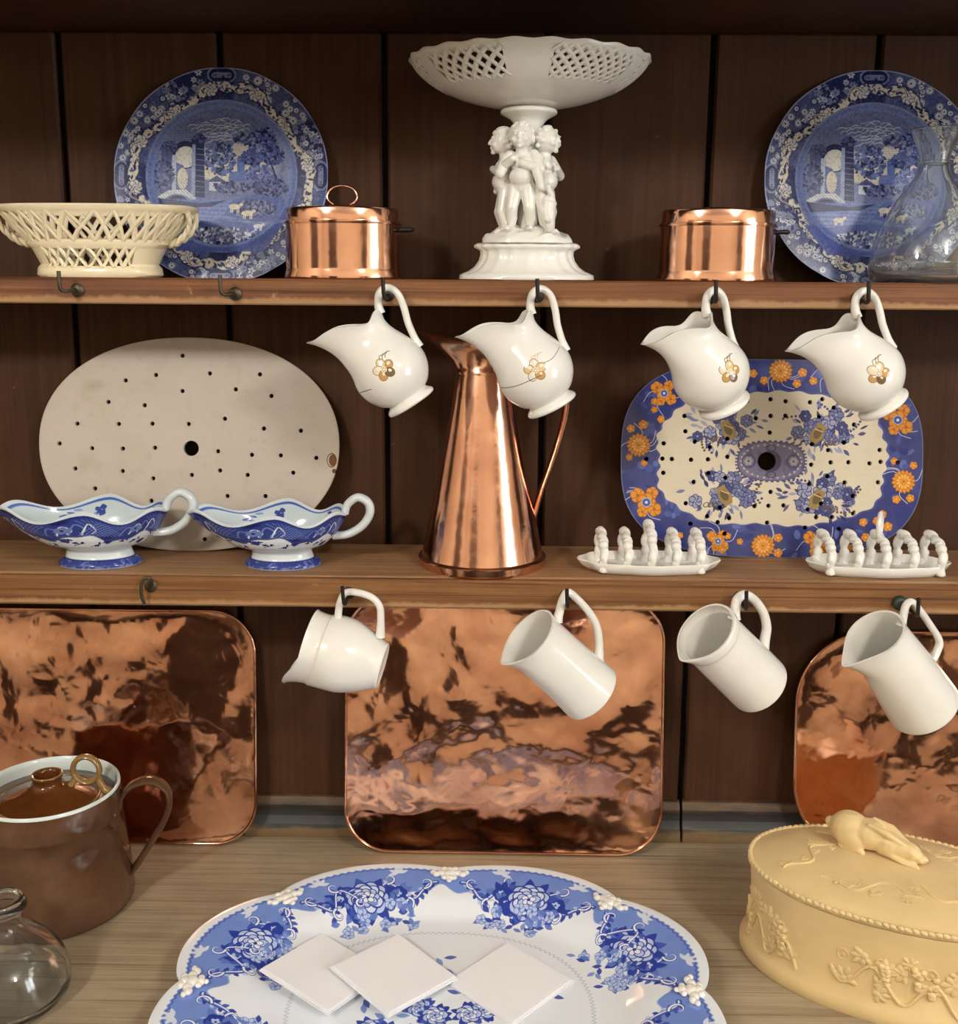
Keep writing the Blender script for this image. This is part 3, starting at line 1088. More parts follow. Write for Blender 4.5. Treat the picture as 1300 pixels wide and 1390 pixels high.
def cherub(kind):
    g = G()
    # legs
    for s_, kx, ky, fx, fy in ((-1, -.0105, -.006, -.0115, -.002), (1, .0105, -.004, .0115, -.001)):
        if kind == 1 and s_ == -1:
            kx, ky, fx, fy = -.017, -.010, -.006, -.012
        g.capsule((s_ * .0072, 0, .048), .0098, (kx, ky, .0265), .0075)
        g.capsule((kx, ky, .0265), .0078, ((kx + fx) / 2 + s_ * .001, (ky + fy) / 2 + .002, .0145), .0072)
        g.capsule(((kx + fx) / 2, (ky + fy) / 2 + .002, .0145), .007, (fx, fy, .004), .0046)
        g.capsule((fx, fy + .002, .0025), .0043, (fx + s_ * .002, fy - .0095, .002), .0036)
        for k in range(4):
            g.ball((fx + s_ * .002 + (k - 1.5) * .0019, fy - .0125, .0015), .0013)
    # trunk
    g.ball((0, .001, .051), .0155, .0125, .012)
    g.ball((0, -.003, .061), .0148, .0140, .0125)
    g.ball((0, .0, .078), .0150, .0115, .014)
    g.ball((-.006, -.0085, .0785), .0062, .0045, .0058)
    g.ball((.006, -.0085, .0785), .0062, .0045, .0058)
    g.capsule((0, 0, .086), .0085, (0, -.001, .094), .0072)
    # arms
    for s_ in (-1, 1):
        sh = (s_ * .0145, 0, .0855)
        if s_ == 1:
            el, ha = (.0235, -.008, .069), (.003, -.0155, .0755)
        else:
            el, ha = (-.0255, -.005, .070), (-.0075, -.0165, .081) if kind == 0 else (-.024, -.010, .052)
        g.capsule(sh, .0072, el, .0062)
        g.capsule(el, .0062, ha, .0043)
        g.ball(ha, .0048, .0042, .0038)
        for k in range(4):
            g.capsule(ha, .002, (ha[0] - s_ * .0058, ha[1] - .001, ha[2] - .003 + k * .0022), .0013)
    # head with face and curls
    hc = Vector((0, -.003, .1075))
    g.ball(hc, .0142, .0150, .0155)
    g.ball(hc + Vector((0, -.006, -.0065)), .0105, .009, .0075)
    for s_ in (-1, 1):
        g.ball(hc + Vector((s_ * .0062, -.0115, -.0045)), .0046, .0036, .0040)
        g.ball(hc + Vector((s_ * .0050, -.0136, .0042)), .0043, .0018, .0013)
        g.ball(hc + Vector((s_ * .0136, .0, -.001)), .0018, .0028, .0040)
        g.ball(hc + Vector((s_ * .0048, -.0142, .0008)), .0021, .0012, .0013)
    g.capsule(hc + Vector((0, -.0145, .003)), .0013, hc + Vector((0, -.0170, -.0025)), .0021)
    g.ball(hc + Vector((0, -.0150, -.0068)), .0030, .0014, .0010)
    g.ball(hc + Vector((0, -.0146, -.0085)), .0024, .0014, .0010)
    g.ball(hc + Vector((0, -.0125, -.0125)), .0034, .003, .0026)
    rs = random.Random(kind + 4)
    for k in range(38):
        a, e = rs.uniform(0, 6.28), rs.uniform(.1, 1.5)
        d = Vector((math.cos(a) * math.cos(e), math.sin(a) * math.cos(e), math.sin(e)))
        if d.y < -.35 and d.z < .62:
            continue
        g.ball(hc + Vector((d.x * .0138, d.y * .0142, d.z * .0150)), .0029)
    for k in range(22):
        a, z = rs.uniform(-.15, PI + .15), rs.uniform(-.008, .004)
        g.ball(hc + Vector((math.cos(a) * .0135, math.sin(a) * .0142, z)), .0028)
    return g


for k, (ang, rad, label) in enumerate(((-14, .0235, 'front cherub with crossed arms'), (58, .0245, 'right-hand cherub'), (-88, .0245, 'left-hand cherub'))):
    o = sculpt('cherub', cherub(k), M_WHITE, cp, .00085, 5)
    a = R_(ang)
    # facing outwards: local -Y points away from the stem
    o.rotation_euler = (0, 0, a)
    o.location = (math.sin(a) * rad * 1.0 - .002, -math.cos(a) * rad * .8, .0585 if k == 0 else .0545)
    o['label'] = label
g = G()
g.tube(spline([(.030, -.026, .0), (.0285, -.030, .006), (.027, -.031, .016), (.027, -.029, .026), (.029, -.028, .034), (.031, -.031, .039), (.029, -.033, .043), (.027, -.031, .050)], 5), [interp([0, .3, .55, .7, 1], [.006, .0095, .010, .004, .0025], q) for q in np.linspace(0, 1, 36)], 12)
g.ball((.027, -.038, .010), .004, .005, .003)
o = sculpt('dolphin', g, M_WHITE, cp, .0009, 3)
o.location = (-.004, 0, .059)

# ---- glass carafe
ca = root('carafe', 'clear glass carafe with flared neck at the right end of the top shelf', 'carafe', (0.5195, -0.1190, TOP))
pr = [(0, .0005), (.05, .0005), (.0600, .0015), (.0655, .009), (.0655, .028), (.0590, .058), (.0465, .085), (.0330, .108), (.0220, .124), (.0172, .137), (.0172, .145), (.0205, .158), (.0262, .171), (.0300, .180)]
outer = prof_spline(pr, 5)
inner = [(max(r - .0030, 0), z if z > .02 else z + .006) for r, z in outer][::-1]
obj('body', G().lathe(outer + inner, 72, cap0=False, cap1=False), M_GLASS, ca, True, 80)
g = G()
g.tube([Vector((.0176 * math.cos(q), .0176 * math.sin(q), .141)) for q in np.linspace(0, 2 * PI, 40)[:-1]], .0022, 8, closed=True)
obj('neck_ring', g, M_GLASS, ca)


# ================================================================== middle shelf
def sup(a, rx, ry, n):
    ca, sa = math.cos(a), math.sin(a)
    return (rx * abs(ca) ** (2 / n) * (1 if ca >= 0 else -1), ry * abs(sa) ** (2 / n) * (1 if sa >= 0 else -1))


def pierced_sheet(outline, holes, thick, inner_pts=()):
    """flat sheet with real holes: constrained triangulation, then both faces and every wall"""
    V, E, loops = [], [], []
    def loop(pts):
        b = len(V)
        V.extend(Vector(p) for p in pts)
        n = len(pts)
        E.extend((b + i, b + (i + 1) % n) for i in range(n))
        loops.append(list(range(b, b + n)))
    loop(outline)
    for (x, y, r) in holes:
        n = 20 if r > .006 else 12
        loop([(x + r * math.cos(2 * PI * k / n), y + r * math.sin(2 * PI * k / n)) for k in range(n)])
    V.extend(Vector(p) for p in inner_pts)
    v2, e2, f2, ov, oe, of = delaunay_2d_cdt(V, E, [], 0, 1e-7)
    idx = {}
    for k, src in enumerate(ov):
        for q in src:
            idx[q] = k
    ol = [tuple(v2[idx[q]]) for q in loops[0]]
    def inside(x, y):
        r = False
        for i in range(len(ol)):
            (ax, ay), (bx, by) = ol[i - 1], ol[i]
            if (ay > y) != (by > y) and x < (bx - ax) * (y - ay) / (by - ay) + ax:
                r = not r
        return r
    g = G()
    nv = len(v2)
    for z in (0.0, -thick):
        for p in v2:
            g.v.append((p.x, p.y, z))
    g.uv = [None] * len(g.v)
    for f in f2:
        cx = sum(v2[k].x for k in f) / len(f)
        cy = sum(v2[k].y for k in f) / len(f)
        if not inside(cx, cy) or any(math.hypot(cx - hx, cy - hy) < hr * .985 for hx, hy, hr in holes):
            continue
        ar = sum(v2[f[i - 1]].x * v2[f[i]].y - v2[f[i]].x * v2[f[i - 1]].y for i in range(len(f)))
        f = tuple(f) if ar > 0 else tuple(f)[::-1]
        g.f.append(f)
        g.f.append(tuple(k + nv for k in f[::-1]))
    for li, L in enumerate(loops):
        n = len(L)
        for i in range(n):
            a, b_ = idx[L[i]], idx[L[(i + 1) % n]]
            g.f.append((b_, a, a + nv, b_ + nv) if li == 0 else (a, b_, b_ + nv, a + nv))
    return g


def stand(t, h, deg, ybot, zbot, x):
    a = R_(90 - deg)
    t.rotation_euler = (a, 0, 0)
    t.location = (x, ybot + h * math.cos(a), zbot + h * math.sin(a))


# ---- white oval strainer plate
SW, SHH = .2035, .1440
HZ = [(624, 309), (716, 368), (884, 370), (803, 421), (923, 442), (433, 394), (535, 375), (624, 428), (375, 467), (497, 477), (270, 541), (410, 541), (523, 539), (645, 539), (767, 520), (898, 552), (1022, 558), (210, 609), (320, 624), (424, 624), (532, 620), (744, 630), (858, 641), (955, 642), (1074, 649), (263, 693), (423, 700), (526, 724), (656, 711), (751, 695), (844, 709), (997, 700), (776, 781), (904, 780), (641, 870), (700, 928), (520, 800), (640, 790), (400, 790), (540, 890), (330, 760), (820, 860)]
holes = [((x - 646) * .000403, -(y - 608) * .0004, .0030) for x, y in HZ] + [((654 - 646) * .000403, -(621 - 608) * .0004, .0104)]
c = Canvas(-.21, .21, -.15, .15, 2600, rgb(190, 180, 168))
n1, n2 = c.cnoise(22, 5), c.cnoise(90, 6)
c.all(np.clip((n1 - .52) * 3, 0, 1) * .25, rgb(172, 160, 140))
c.all(np.clip((n2 - .62) * 4, 0, 1) * .15, rgb(150, 136, 112))
for (x, y, r) in ((-.145, -.03, .03), (.10, .07, .022), (.115, -.05, .025), (-.13, .078, .02)):
    c.all(np.clip(1 - np.hypot((c.X - x) / r, (c.Y - y) / (r * .6)), 0, 1) * np.clip((n1 - .4) * 4, 0, 1) * .55, rgb(160, 148, 130))
d = 1 - (np.abs(c.X / SW) ** 2.15 + np.abs(c.Y / SHH) ** 2.15)
c.all(np.clip((.035 - d) * 30, 0, 1) * .4, rgb(170, 155, 130))
c.ell(.195, -.0195, .0052, .0078, rgb(110, 70, 40))
c.ell(.197, -.034, .003, .003, rgb(100, 66, 40))
c.ell(.1935, -.0195, .0062, .009, rgb(90, 66, 44), 0, .8, ring=.001)
M_STRAIN = printed('stained_white_glaze', c, 0.2)
g = pierced_sheet([sup(2 * PI * k / 120, SW, SHH, 2.15) for k in range(120)], holes, .006)
g.uv = [(p[0] / .42 + .5, p[1] / .30 + .5) for p in g.v]
st = obj('strainer_plate', g, M_STRAIN, None, True, 30)
tag(st, 'plain off-white oval strainer plate with pierced holes leaning behind the blue sauce boats', 'strainer')
stand(st, SHH, 9, -.0525, SH_Z + .0005, -.4145)

# ---- blue and orange drainer
DW, DH = .2015, .1327


def paint_drainer():
    c = Canvas(-.205, .205, -.136, .136, 3000, rgb(48, 56, 116))
    n1, n2 = c.cnoise(30, 11), c.cnoise(120, 12, 3)
    c.all(np.clip((n1 - .42) * 4, 0, 1) * .6, rgb(76, 86, 140))
    c.all(np.clip((n1 - .62) * 5, 0, 1) * .5, rgb(36, 44, 116))
    rs = random.Random(5)
    for k in range(260):
        x, y = rs.uniform(-.2, .2), rs.uniform(-.133, .133)
        c.ell(x, y, rs.uniform(.003, .008), rs.uniform(.002, .006), rs.choice((rgb(70, 84, 152), rgb(44, 54, 126), rgb(90, 104, 166))), rs.uniform(0, 3), .5)
    th = np.arctan2(c.Y / .0895, c.X / .153)
    q = (np.abs(c.X / .153) ** 3 + np.abs(c.Y / .0895) ** 3) ** (1 / 3)
    edge = 1 + .012 * np.sin(th * 34) + .016 * np.sin(th * 9 + 1)
    c.all(np.clip((edge - q) * 110, 0, 1), rgb(208, 197, 174))
    c.all(np.clip(1 - np.abs(edge - q + .01) * 110, 0, 1) * .7, rgb(86, 92, 150))
    c.all(np.clip((n2 - .6) * 4, 0, 1) * np.clip((edge - q) * 90, 0, 1) * .12, rgb(180, 164, 132))
    O, OD, OL = rgb(214, 142, 52), rgb(168, 96, 28), rgb(236, 176, 92)
    W = rgb(206, 210, 222)
    def big(x, y, r, kind):
        if kind == 0:      # full chrysanthemum
            c.flower(x, y, r, 16, O, OD, .1, 1, .20, OD)
            c.flower(x, y, r * .68, 12, OL, OD, .3, 1, .22, OD)
            c.flower(x, y, r * .38, 9, O, OD, 0, 1, .26)
        else:              # spray of round petals with a blue heart
            for (dx, dy, s_) in ((-.7, .55, .75), (.45, .75, .62), (.0, 0, .95), (.65, -.55, .7), (-.3, -.75, .55)):
                c.flower(x + dx * r, y + dy * r, r * s_ * .75, 5, O, OD, dx * 3, 1, .52, OD)
            c.ell(x, y, r * .34, None, rgb(66, 84, 150))
            c.ell(x, y, r * .34, None, rgb(160, 172, 210), 0, 1, ring=.0012)
            c.ell(x, y, r * .12, None, W)
    def small(x, y, r=.0055):
        c.flower(x, y, r, 5, O, OL, rs.uniform(0, 3), 1, .5, OD)
    px = lambda zx, zy: ((zx - 612) * .0003647, -(zy - 715) * .000366)
    for zx, zy, r, k in ((124, 670, .0150, 0), (1095, 795, .0150, 0), (585, 1035, .0150, 0), (640, 395, .0150, 0), (155, 880, .017, 1), (1070, 570, .017, 1), (785, 1025, .0150, 1), (215, 480, .014, 1), (1000, 455, .014, 1), (420, 1020, .012, 1), (445, 400, .013, 1), (830, 400, .012, 1)):
        x, y = px(zx, zy)
        for j in range(5):
            a = rs.uniform(0, 6.3)
            p = spline([(x, y, 0), (x + .018 * math.cos(a), y + .018 * math.sin(a), 0), (x + .03 * math.cos(a + .5), y + .03 * math.sin(a + .5), 0)], 5)
            c.stroke(p, .0009, W, .8)
        big(x, y, r, k)
    for zx, zy in ((95, 610), (140, 595), (180, 540), (205, 575), (180, 510), (145, 735), (90, 715), (1070, 860), (1120, 855), (1130, 735), (1060, 720), (950, 945), (1000, 940), (1020, 915), (1040, 960), (500, 1020), (455, 1000), (640, 1005), (640, 1060), (435, 1050), (400, 1010), (580, 430), (540, 405), (720, 400), (760, 430), (700, 440), (960, 1000), (900, 1040), (280, 1000), (330, 1030), (300, 420), (1000, 520), (920, 430)):
        small(*px(zx, zy), rs.uniform(.0042, .0062))
    # four bouquets in greyed blues, with gold jars
    B1, B2, B3, B4 = rgb(62, 70, 120), rgb(104, 110, 150), rgb(146, 148, 178), rgb(40, 46, 88)
    GO, GB = rgb(150, 122, 70), rgb(98, 84, 58)
    for zx, zy, fl in ((440, 600, 1), (790, 610, -1), (430, 840, 1), (790, 850, -1)):
        x, y = px(zx, zy)
        for k in range(52):
            a, q_ = rs.uniform(0, 6.3), rs.uniform(.4, 1.25)
            c.leaf(x + .046 * q_ * math.cos(a) * .9, y + .026 * q_ * math.sin(a), rs.uniform(.008, .014), rs.uniform(.003, .005), a + rs.uniform(-.6, .6), rs.choice((B1, B2, B4, B3)), .9)
        for k in range(4):
            a = rs.uniform(0, 6.3)
            for j in range(6):
                d_ = .030 + j * .0032
                c.ell(x + d_ * math.cos(a + j * .09) * 1.2, y + d_ * math.sin(a + j * .09) * .8, .0017, None, B1 if k % 2 else GB, 0, .9)
        for k in range(17):
            a, q_ = rs.uniform(0, 6.3), rs.uniform(.15, 1)
            fx, fy, r = x + .044 * q_ * math.cos(a), y + .025 * q_ * math.sin(a), rs.uniform(.006, .0105)
            c.flower(fx, fy, r, 6, rs.choice((B2, B3, B1)), B4, a, 1, .42, B4)
            c.ell(fx, fy, r * .2, None, B3)
        jar = [(-.005, -.014), (.005, -.014), (.009, -.004), (.006, .008), (.007, .013), (-.007, .013), (-.006, .008), (-.009, -.004)]
        ro = .5 * fl
        c.poly([(x + fl * .004 + p[0] * math.cos(ro) - p[1] * math.sin(ro), y - .004 + p[0] * math.sin(ro) + p[1] * math.cos(ro)) for p in jar], GO)
        c.ell(x + fl * .004, y - .004, .005, .008, GB, ro, .8)
        c.stroke([(x - .004 + fl * .004, y + .002, 0), (x + .006 + fl * .004, y - .002, 0)], .0015, rgb(210, 176, 104))
        for k in range(3):
            c.ell(x + fl * (-.02 + k * .006), y - .017, .004, .0028, GB, .4, 1, ring=.001)
    # central panel
    x, y = px(610, 725)
    q = (np.abs((c.X - x) / .047) ** 2.6 + np.abs((c.Y - y) / .0275) ** 2.6) ** (1 / 2.6)
    tt = np.arctan2((c.Y - y) / .0275, (c.X - x) / .047)
    c.all(np.clip((1 + .03 * np.sign(np.sin(tt * 40)) - q) * 60, 0, 1), rgb(74, 72, 110))
    c.all(np.clip((.93 - q) * 80, 0, 1), rgb(112, 106, 134))
    c.all(np.clip((.93 - q) * 80, 0, 1) * np.clip((n2 - .5) * 6, 0, 1) * .5, rgb(74, 70, 106))
    c.all(np.clip(1 - np.abs(q - .80) * 40, 0, 1) * .5, rgb(168, 160, 168))
    for k in range(28):
        a = 2 * PI * k / 28
        c.ell(x + .040 * math.cos(a), y + .0225 * math.sin(a), .0016, None, rgb(178, 168, 160), 0, .8)
    for s_ in (-1, 1):
        c.ell(x + s_ * .030, y, .0085, .0085, rgb(70, 66, 104), 0, .9, ring=.0018)
        c.flower(x + s_ * .030, y, .006, 6, rgb(160, 150, 150), rgb(70, 66, 104))
        c.ell(x, y + s_ * .018, .006, .004, rgb(70, 66, 104), 0, .9, ring=.0014)
    c.ell(x - .001, y, .0145, None, rgb(66, 60, 92))
    d = 1 - (np.abs(c.X / DW) ** 2.9 + np.abs(c.Y / DH) ** 2.9) ** (1 / 2.9)
    c.all(np.clip((.008 - d) * 160, 0, 1) * .7, rgb(150, 152, 168))
    return c


M_DRAIN = printed('blue_orange_print', paint_drainer(), 0.16)
HZ = [(605, 498), (749, 508), (794, 496), (836, 527), (291, 562), (415, 558), (552, 568), (606, 559), (660, 558), (783, 560), (911, 588), (295, 618), (604, 620), (216, 663), (330, 656), (449, 644), (758, 661), (875, 654), (1006, 680), (386, 675), (818, 682), (153, 721), (212, 719), (247, 720), (317, 722), (379, 720), (450, 710), (757, 736), (828, 727), (893, 726), (970, 729), (1010, 723), (1072, 725), (216, 771), (381, 770), (444, 787), (816, 778), (328, 803), (751, 806), (880, 800), (1002, 798), (610, 837), (911, 849), (300, 882), (425, 896), (552, 890), (603, 888), (658, 886), (747, 900), (795, 878), (913, 913), (379, 929), (418, 950), (460, 935), (778, 928), (836, 927), (318, 957), (599, 950), (738, 967), (862, 970), (444, 992), (660, 505), (520, 505), (460, 520), (370, 520), (900, 520)]
holes = [((x - 612) * .0003647, -(y - 715) * .000366, .0031) for x, y in HZ] + [((594 - 612) * .0003647, -(725 - 715) * .000366, .0122)]
g = pierced_sheet([sup(2 * PI * k / 140, DW, DH, 2.9) for k in range(140)], holes, .006)
g.uv = [(p[0] / .41 + .5, p[1] / .272 + .5) for p in g.v]
dr = obj('drainer_plate', g, M_DRAIN, None, True, 30)
tag(dr, 'pierced oval drainer plate with blue border and orange flowers behind the toast racks', 'strainer')
stand(dr, DH, 9.5, -.054, SH_Z + .0005, .3695)


# ---- blue and white sauce boats
def paint_boat():
    W = rgb(214, 222, 226)
    D, B, L = rgb(26, 34, 92), rgb(48, 62, 130), rgb(104, 122, 176)
    c = Canvas(0, 4, 0, 1, 380, W)
    rs = random.Random(9)
    n1, n2 = c.cnoise(6, 2), c.cnoise(20, 3)
    # foot
    c.all((c.Y < .16) * 1.0, B)
    c.all((c.Y < .16) * np.clip((n2 - .5) * 5, 0, 1), L)
    c.all(np.clip(1 - np.abs(c.Y - .02) * 40, 0, 1), W)
    c.all(np.clip(1 - np.abs(c.Y - .16) * 60, 0, 1), D)
    # band
    wav = .64 + .05 * np.sin(c.X * 9) + .02 * np.sin(c.X * 23)
    c.all(np.clip((c.Y - wav) * 60, 0, 1), B)
    c.all(np.clip((c.Y - wav) * 60, 0, 1) * np.clip((n1 - .48) * 6, 0, 1), D)
    c.all(np.clip(1 - np.abs(c.Y - wav) * 60, 0, 1), D)
    for k in range(12):
        x = k / 12 * 4 + .16
        if k % 2:
            for i in range(-3, 4):
                c.stroke([(x + i * .04 - .1, .68, 0), (x + i * .04 + .1, .92, 0)], .008, L, .8)
                c.stroke([(x + i * .04 + .1, .68, 0), (x + i * .04 - .1, .92, 0)], .008, L, .8)
        else:
            for q in range(4):
                c.stroke(spline([(x - .16 + q * .1, .70, 0), (x - .10 + q * .1, .86, 0), (x - .03 + q * .1, .78, 0), (x - .07 + q * .1, .72, 0)], 5), .018, W if q % 2 else L, .75)
            c.flower(x, .79, .07, 6, L, D, .2, .9)
    # sprigs in the white
    for k in range(26):
        x, y = k / 26 * 4 + rs.uniform(-.03, .03), rs.uniform(.46, .60)
        c.stroke([(x - .06, y - .03, 0), (x, y, 0), (x + .06, y + .02, 0)], .010, B, .9)
        for j in range(4):
            c.leaf(x + rs.uniform(-.05, .05), y + rs.uniform(-.02, .03), .05, .028, rs.uniform(0, 6.3), D if j % 2 else B)
        if k % 3 == 0:
            c.flower(x, y, .05, 5, B, D, 0, 1, .5)
    c.all(np.clip((c.Y - .965) * 90, 0, 1), W)
    c.all(np.clip(1 - np.abs(c.Y - .955) * 110, 0, 1), D)
    return c


def paint_boat_inside():
    W = rgb(196, 210, 214)
    D, B, L = rgb(44, 60, 140), rgb(70, 96, 176), rgb(126, 150, 206)
    c = Canvas(0, 4, 0, 1, 300, W)
    rs = random.Random(2)
    for x0 in (0.0, 3.7, 1.0, 3.0):
        for k in range(16):
            x, y = x0 + rs.uniform(0, .45), rs.uniform(.55, .9)
            c.leaf(x, y, .09, .05, rs.uniform(0, 6.3), rs.choice((D, B, L)), .9)
    c.all(np.clip((c.Y - .93) * 60, 0, 1) * (c.Y < .975), B)
    return c


M_BOAT = printed('blue_boat_print', paint_boat(), 0.12)
M_BOATIN = printed('blue_boat_lining', paint_boat_inside(), 0.12)
M_BOATGLAZE = porcelain('blue_white_glaze', srgb(212, 220, 222), 0.12, 0.04)
ROWS = [(0, .046, .048, .034), (.002, .0485, .050, .036), (.006, .047, .049, .035), (.0120, .0385, .0405, .0285), (.0205, .0360, .0395, .0275), (.0240, .041, .047, .032), (.030, .056, .066, .042), (.040, .067, .086, .049), (.050, .074, .101, .053), (.059, .079, .113, .055), (.067, .083, .122, .056)]


def boat_pt(a, z, xr, xl, b, inset=0.0):
    ca, sa = math.cos(a), math.sin(a)
    xr, xl, b = xr - inset, xl - inset * 2.0, b - inset
    x = xr * ca if ca > 0 else xl * ca
    s = max(0.0, (z - .03) / .037)
    if ca > 0:
        y = b * sa
    else:
        y = b * sa * (1 - .42 * min(1, s) * ca * ca)
    w = s * s * (.0080 * math.cos(a * 6 + PI) * (1 - .4 * abs(ca)) + (.006 * max(0, -ca) ** 6) + .005 * max(0, ca) ** 8)
    return Vector((x, y, z + w))


def boat(x, y, label, rz):
    t = root('sauce_boat', label, 'sauce boat', (x, y, SH_Z), (0, 0, rz), 'blue and white sauce boats')
    n = 96
    rows = []
    for i in range(len(ROWS) - 1):
        m_ = 3
        for k in range(m_):
            q = k / m_
            rows.append([ROWS[i][j] * (1 - q) + ROWS[i + 1][j] * q for j in range(4)])
    rows.append(list(ROWS[-1]))
    g = G()
    g.grid([[boat_pt(2 * PI * j / n, *r) for j in range(n + 1)] for r in rows], False, uv=lambda i, j, p: (j / n, rows[i][0] / .067))
    g.grid([[boat_pt(2 * PI * j / n, *rows[0]) for j in range(n)]], True, True, False, uv=lambda i, j, p: (.5, .3))
    obj('body', g, M_BOAT, t, True, 70)
    g = G()
    ins = [r for r in rows if r[0] >= .024]
    top = ins[-1]
    g.grid([[boat_pt(2 * PI * j / n, *r, inset=.0032) + Vector((0, 0, .004 if r[0] < .03 else .0)) for j in range(n + 1)] for r in ins][::-1], False, uv=lambda i, j, p: (j / n, ins[len(ins) - 1 - i][0] / .067))
    g.grid([[boat_pt(2 * PI * j / n, *ins[0], inset=.0032) + Vector((0, 0, .004)) for j in range(n)]], True, False, True, uv=lambda i, j, p: (.5, .4))
    obj('lining', g, M_BOATIN, t, True, 80)
    g = G()
    g.grid([[boat_pt(2 * PI * j / n, *top) for j in range(n)], [boat_pt(2 * PI * j / n, *top, inset=.0016) + Vector((0, 0, .0016)) for j in range(n)], [boat_pt(2 * PI * j / n, *top, inset=.0032) for j in range(n)]], True)
    obj('rim', g, M_BOATGLAZE, t)
    g = G()
    pts = spline([(.080, 0, .068), (.084, 0, .080), (.097, 0, .089), (.110, 0, .082), (.112, 0, .068), (.102, 0, .052), (.084, 0, .041), (.064, 0, .0385)], 7)
    g.tube(pts, [.0058 - .0012 * abs(q - .5) for q in np.linspace(0, 1, len(pts))], 10, 1.25, (0, 1, 0))
    obj('handle', g, M_BOATGLAZE, t)
    return t


bo = boat(-.5090, -.1185, 'blue and white sauce boat at the left end, its spout out of the picture', R_(4))
bo.scale = (1.07, 1.05, 1.05)
boat(-.273, -.1150, 'blue and white sauce boat nearer the copper jug', R_(2))

# ---- tall copper jug
cj = root('tall_jug', 'tall conical copper jug with long strap handle in the middle of the lower shelf', 'jug', (-.0165, -.0915, SH_Z))


def spout(i, a, r, z, p):
    s = max(0.0, (z - .252) / .036)
    ca = -math.cos(a)
    e = max(0.0, ca) ** 5
    dx = -.048 * s ** 1.4 * e
    return (p[0] + dx - .004 * s * (1 if ca < 0 else 0) * 0, p[1] * (1 - .25 * e * min(s, 1)), z + .012 * s * e - .012 * s * max(0, -ca))


outp = [(.0, .0), (.082, .0), (.0835, .002), (.0835, .010), (.0815, .012), (.079, .013), (.0735, .040), (.0632, .090), (.0520, .150), (.0415, .210), (.0352, .249)]
obj('body', G().lathe(outp, 96, cap0=False, cap1=False), M_JUGCOPPER, cj, True, 35)
lipp = [(.0350, .2475), (.0362, .2480), (.0362, .2525), (.0352, .254), (.0348, .262), (.0365, .274), (.0405, .288), (.0415, .2885), (.0400, .287), (.0352, .274), (.0335, .262), (.0335, .2475)]
obj('spout', G().lathe(lipp, 96, fn=spout, cap0=False, cap1=False), M_JUGCOPPER, cj, True, 50)
pts = spline([(.033, 0, .262), (.060, 0, .274), (.090, 0, .262), (.105, 0, .232), (.1045, 0, .196), (.092, 0, .145), (.077, 0, .100), (.0705, 0, .076), (.0665, 0, .060)], 7)
obj('handle', G().tube(pts, .0042, 10, 1.9, (0, 1, 0)), M_JUGCOPPER, cj)


# ---- porcelain toast racks
def toast_rack(x, y, pitch, ring, label):
    t = root('toast_rack', label, 'toast rack', (x, y, SH_Z), (0, 0, 0), 'white toast racks')
    g = G()
    L, W = .0895, .040
    def o(a, k, z):
        p = sup(a, L * k, W * k, 2.3)
        w = 1 + .03 * math.cos(a * 8)
        return Vector((p[0] * w, p[1] * w, z))
    n = 96
    g.grid([[o(2 * PI * j / n, k, z) for j in range(n)] for k, z in ((.74, .0), (.86, .001), (.95, .007), (1.0, .0135), (.99, .0150), (.94, .0110), (.86, .0050), (.3, .0035))], True, True, True)
    obj('tray', g, M_WHITE, t)
    for k in range(5):
        d = k - 2
        h = 1.22 if d == 0 and not ring else 1.0
        g = G()
        pts = spline([(0, -.026, .003), (.001, -.0275, .020), (0, -.024, .0345 * h), (0, -.016, .041 * h), (0, 0, .0445 * h), (0, .016, .046 * h), (0, .024, .039), (-.001, .0265, .022), (0, .025, .003)], 8)
        rad = [.0050 + .0009 * math.sin(i * .9) for i in range(len(pts))]
        g.tube(pts, rad, 9)
        # second, twining branch
        pt2 = [p + Vector((.0032 * math.cos(i * .55), 0.0, .0028 * math.sin(i * .55))) for i, p in enumerate(pts)]
        g.tube(pt2, .0040, 8)
        g.ball((0, -.0245, .0365 * h), .0064)
        g.ball((0, .020, .0455 * h), .0060)
        q = obj('divider', g, M_WHITE, t)
        q.location = (d * pitch, 0, 0)
        if d == 0 and ring:
            g = G()
            g.tube([Vector((.0055 * math.cos(a), .003 + .011 * math.cos(a), 0.0600 + .0155 * math.sin(a))) for a in np.linspace(0, 2 * PI, 30)[:-1]], .0032, 8, closed=True)
            obj('ring_handle', g, M_WHITE, q)
    return t


toast_rack(.1975, -.118, .0305, False, 'white toast rack on the left, its middle divider tallest')
toast_rack(.4900, -.118, .0345, True, 'white toast rack on the right, with a ring handle on top')


# ================================================================== jugs hung from the hooks
def hang(o, grip, hook_pt, a, yw):
    """turn the upright jug by a about Y then yw about Z, and move it so that the grip of its handle sits on the hook"""
    M = Matrix.Rotation(R_(yw), 3, 'Z') @ Matrix.Rotation(R_(a), 3, 'Y')
    o.rotation_euler = M.to_euler()
    o.location = Vector(hook_pt) - M @ Vector(grip)


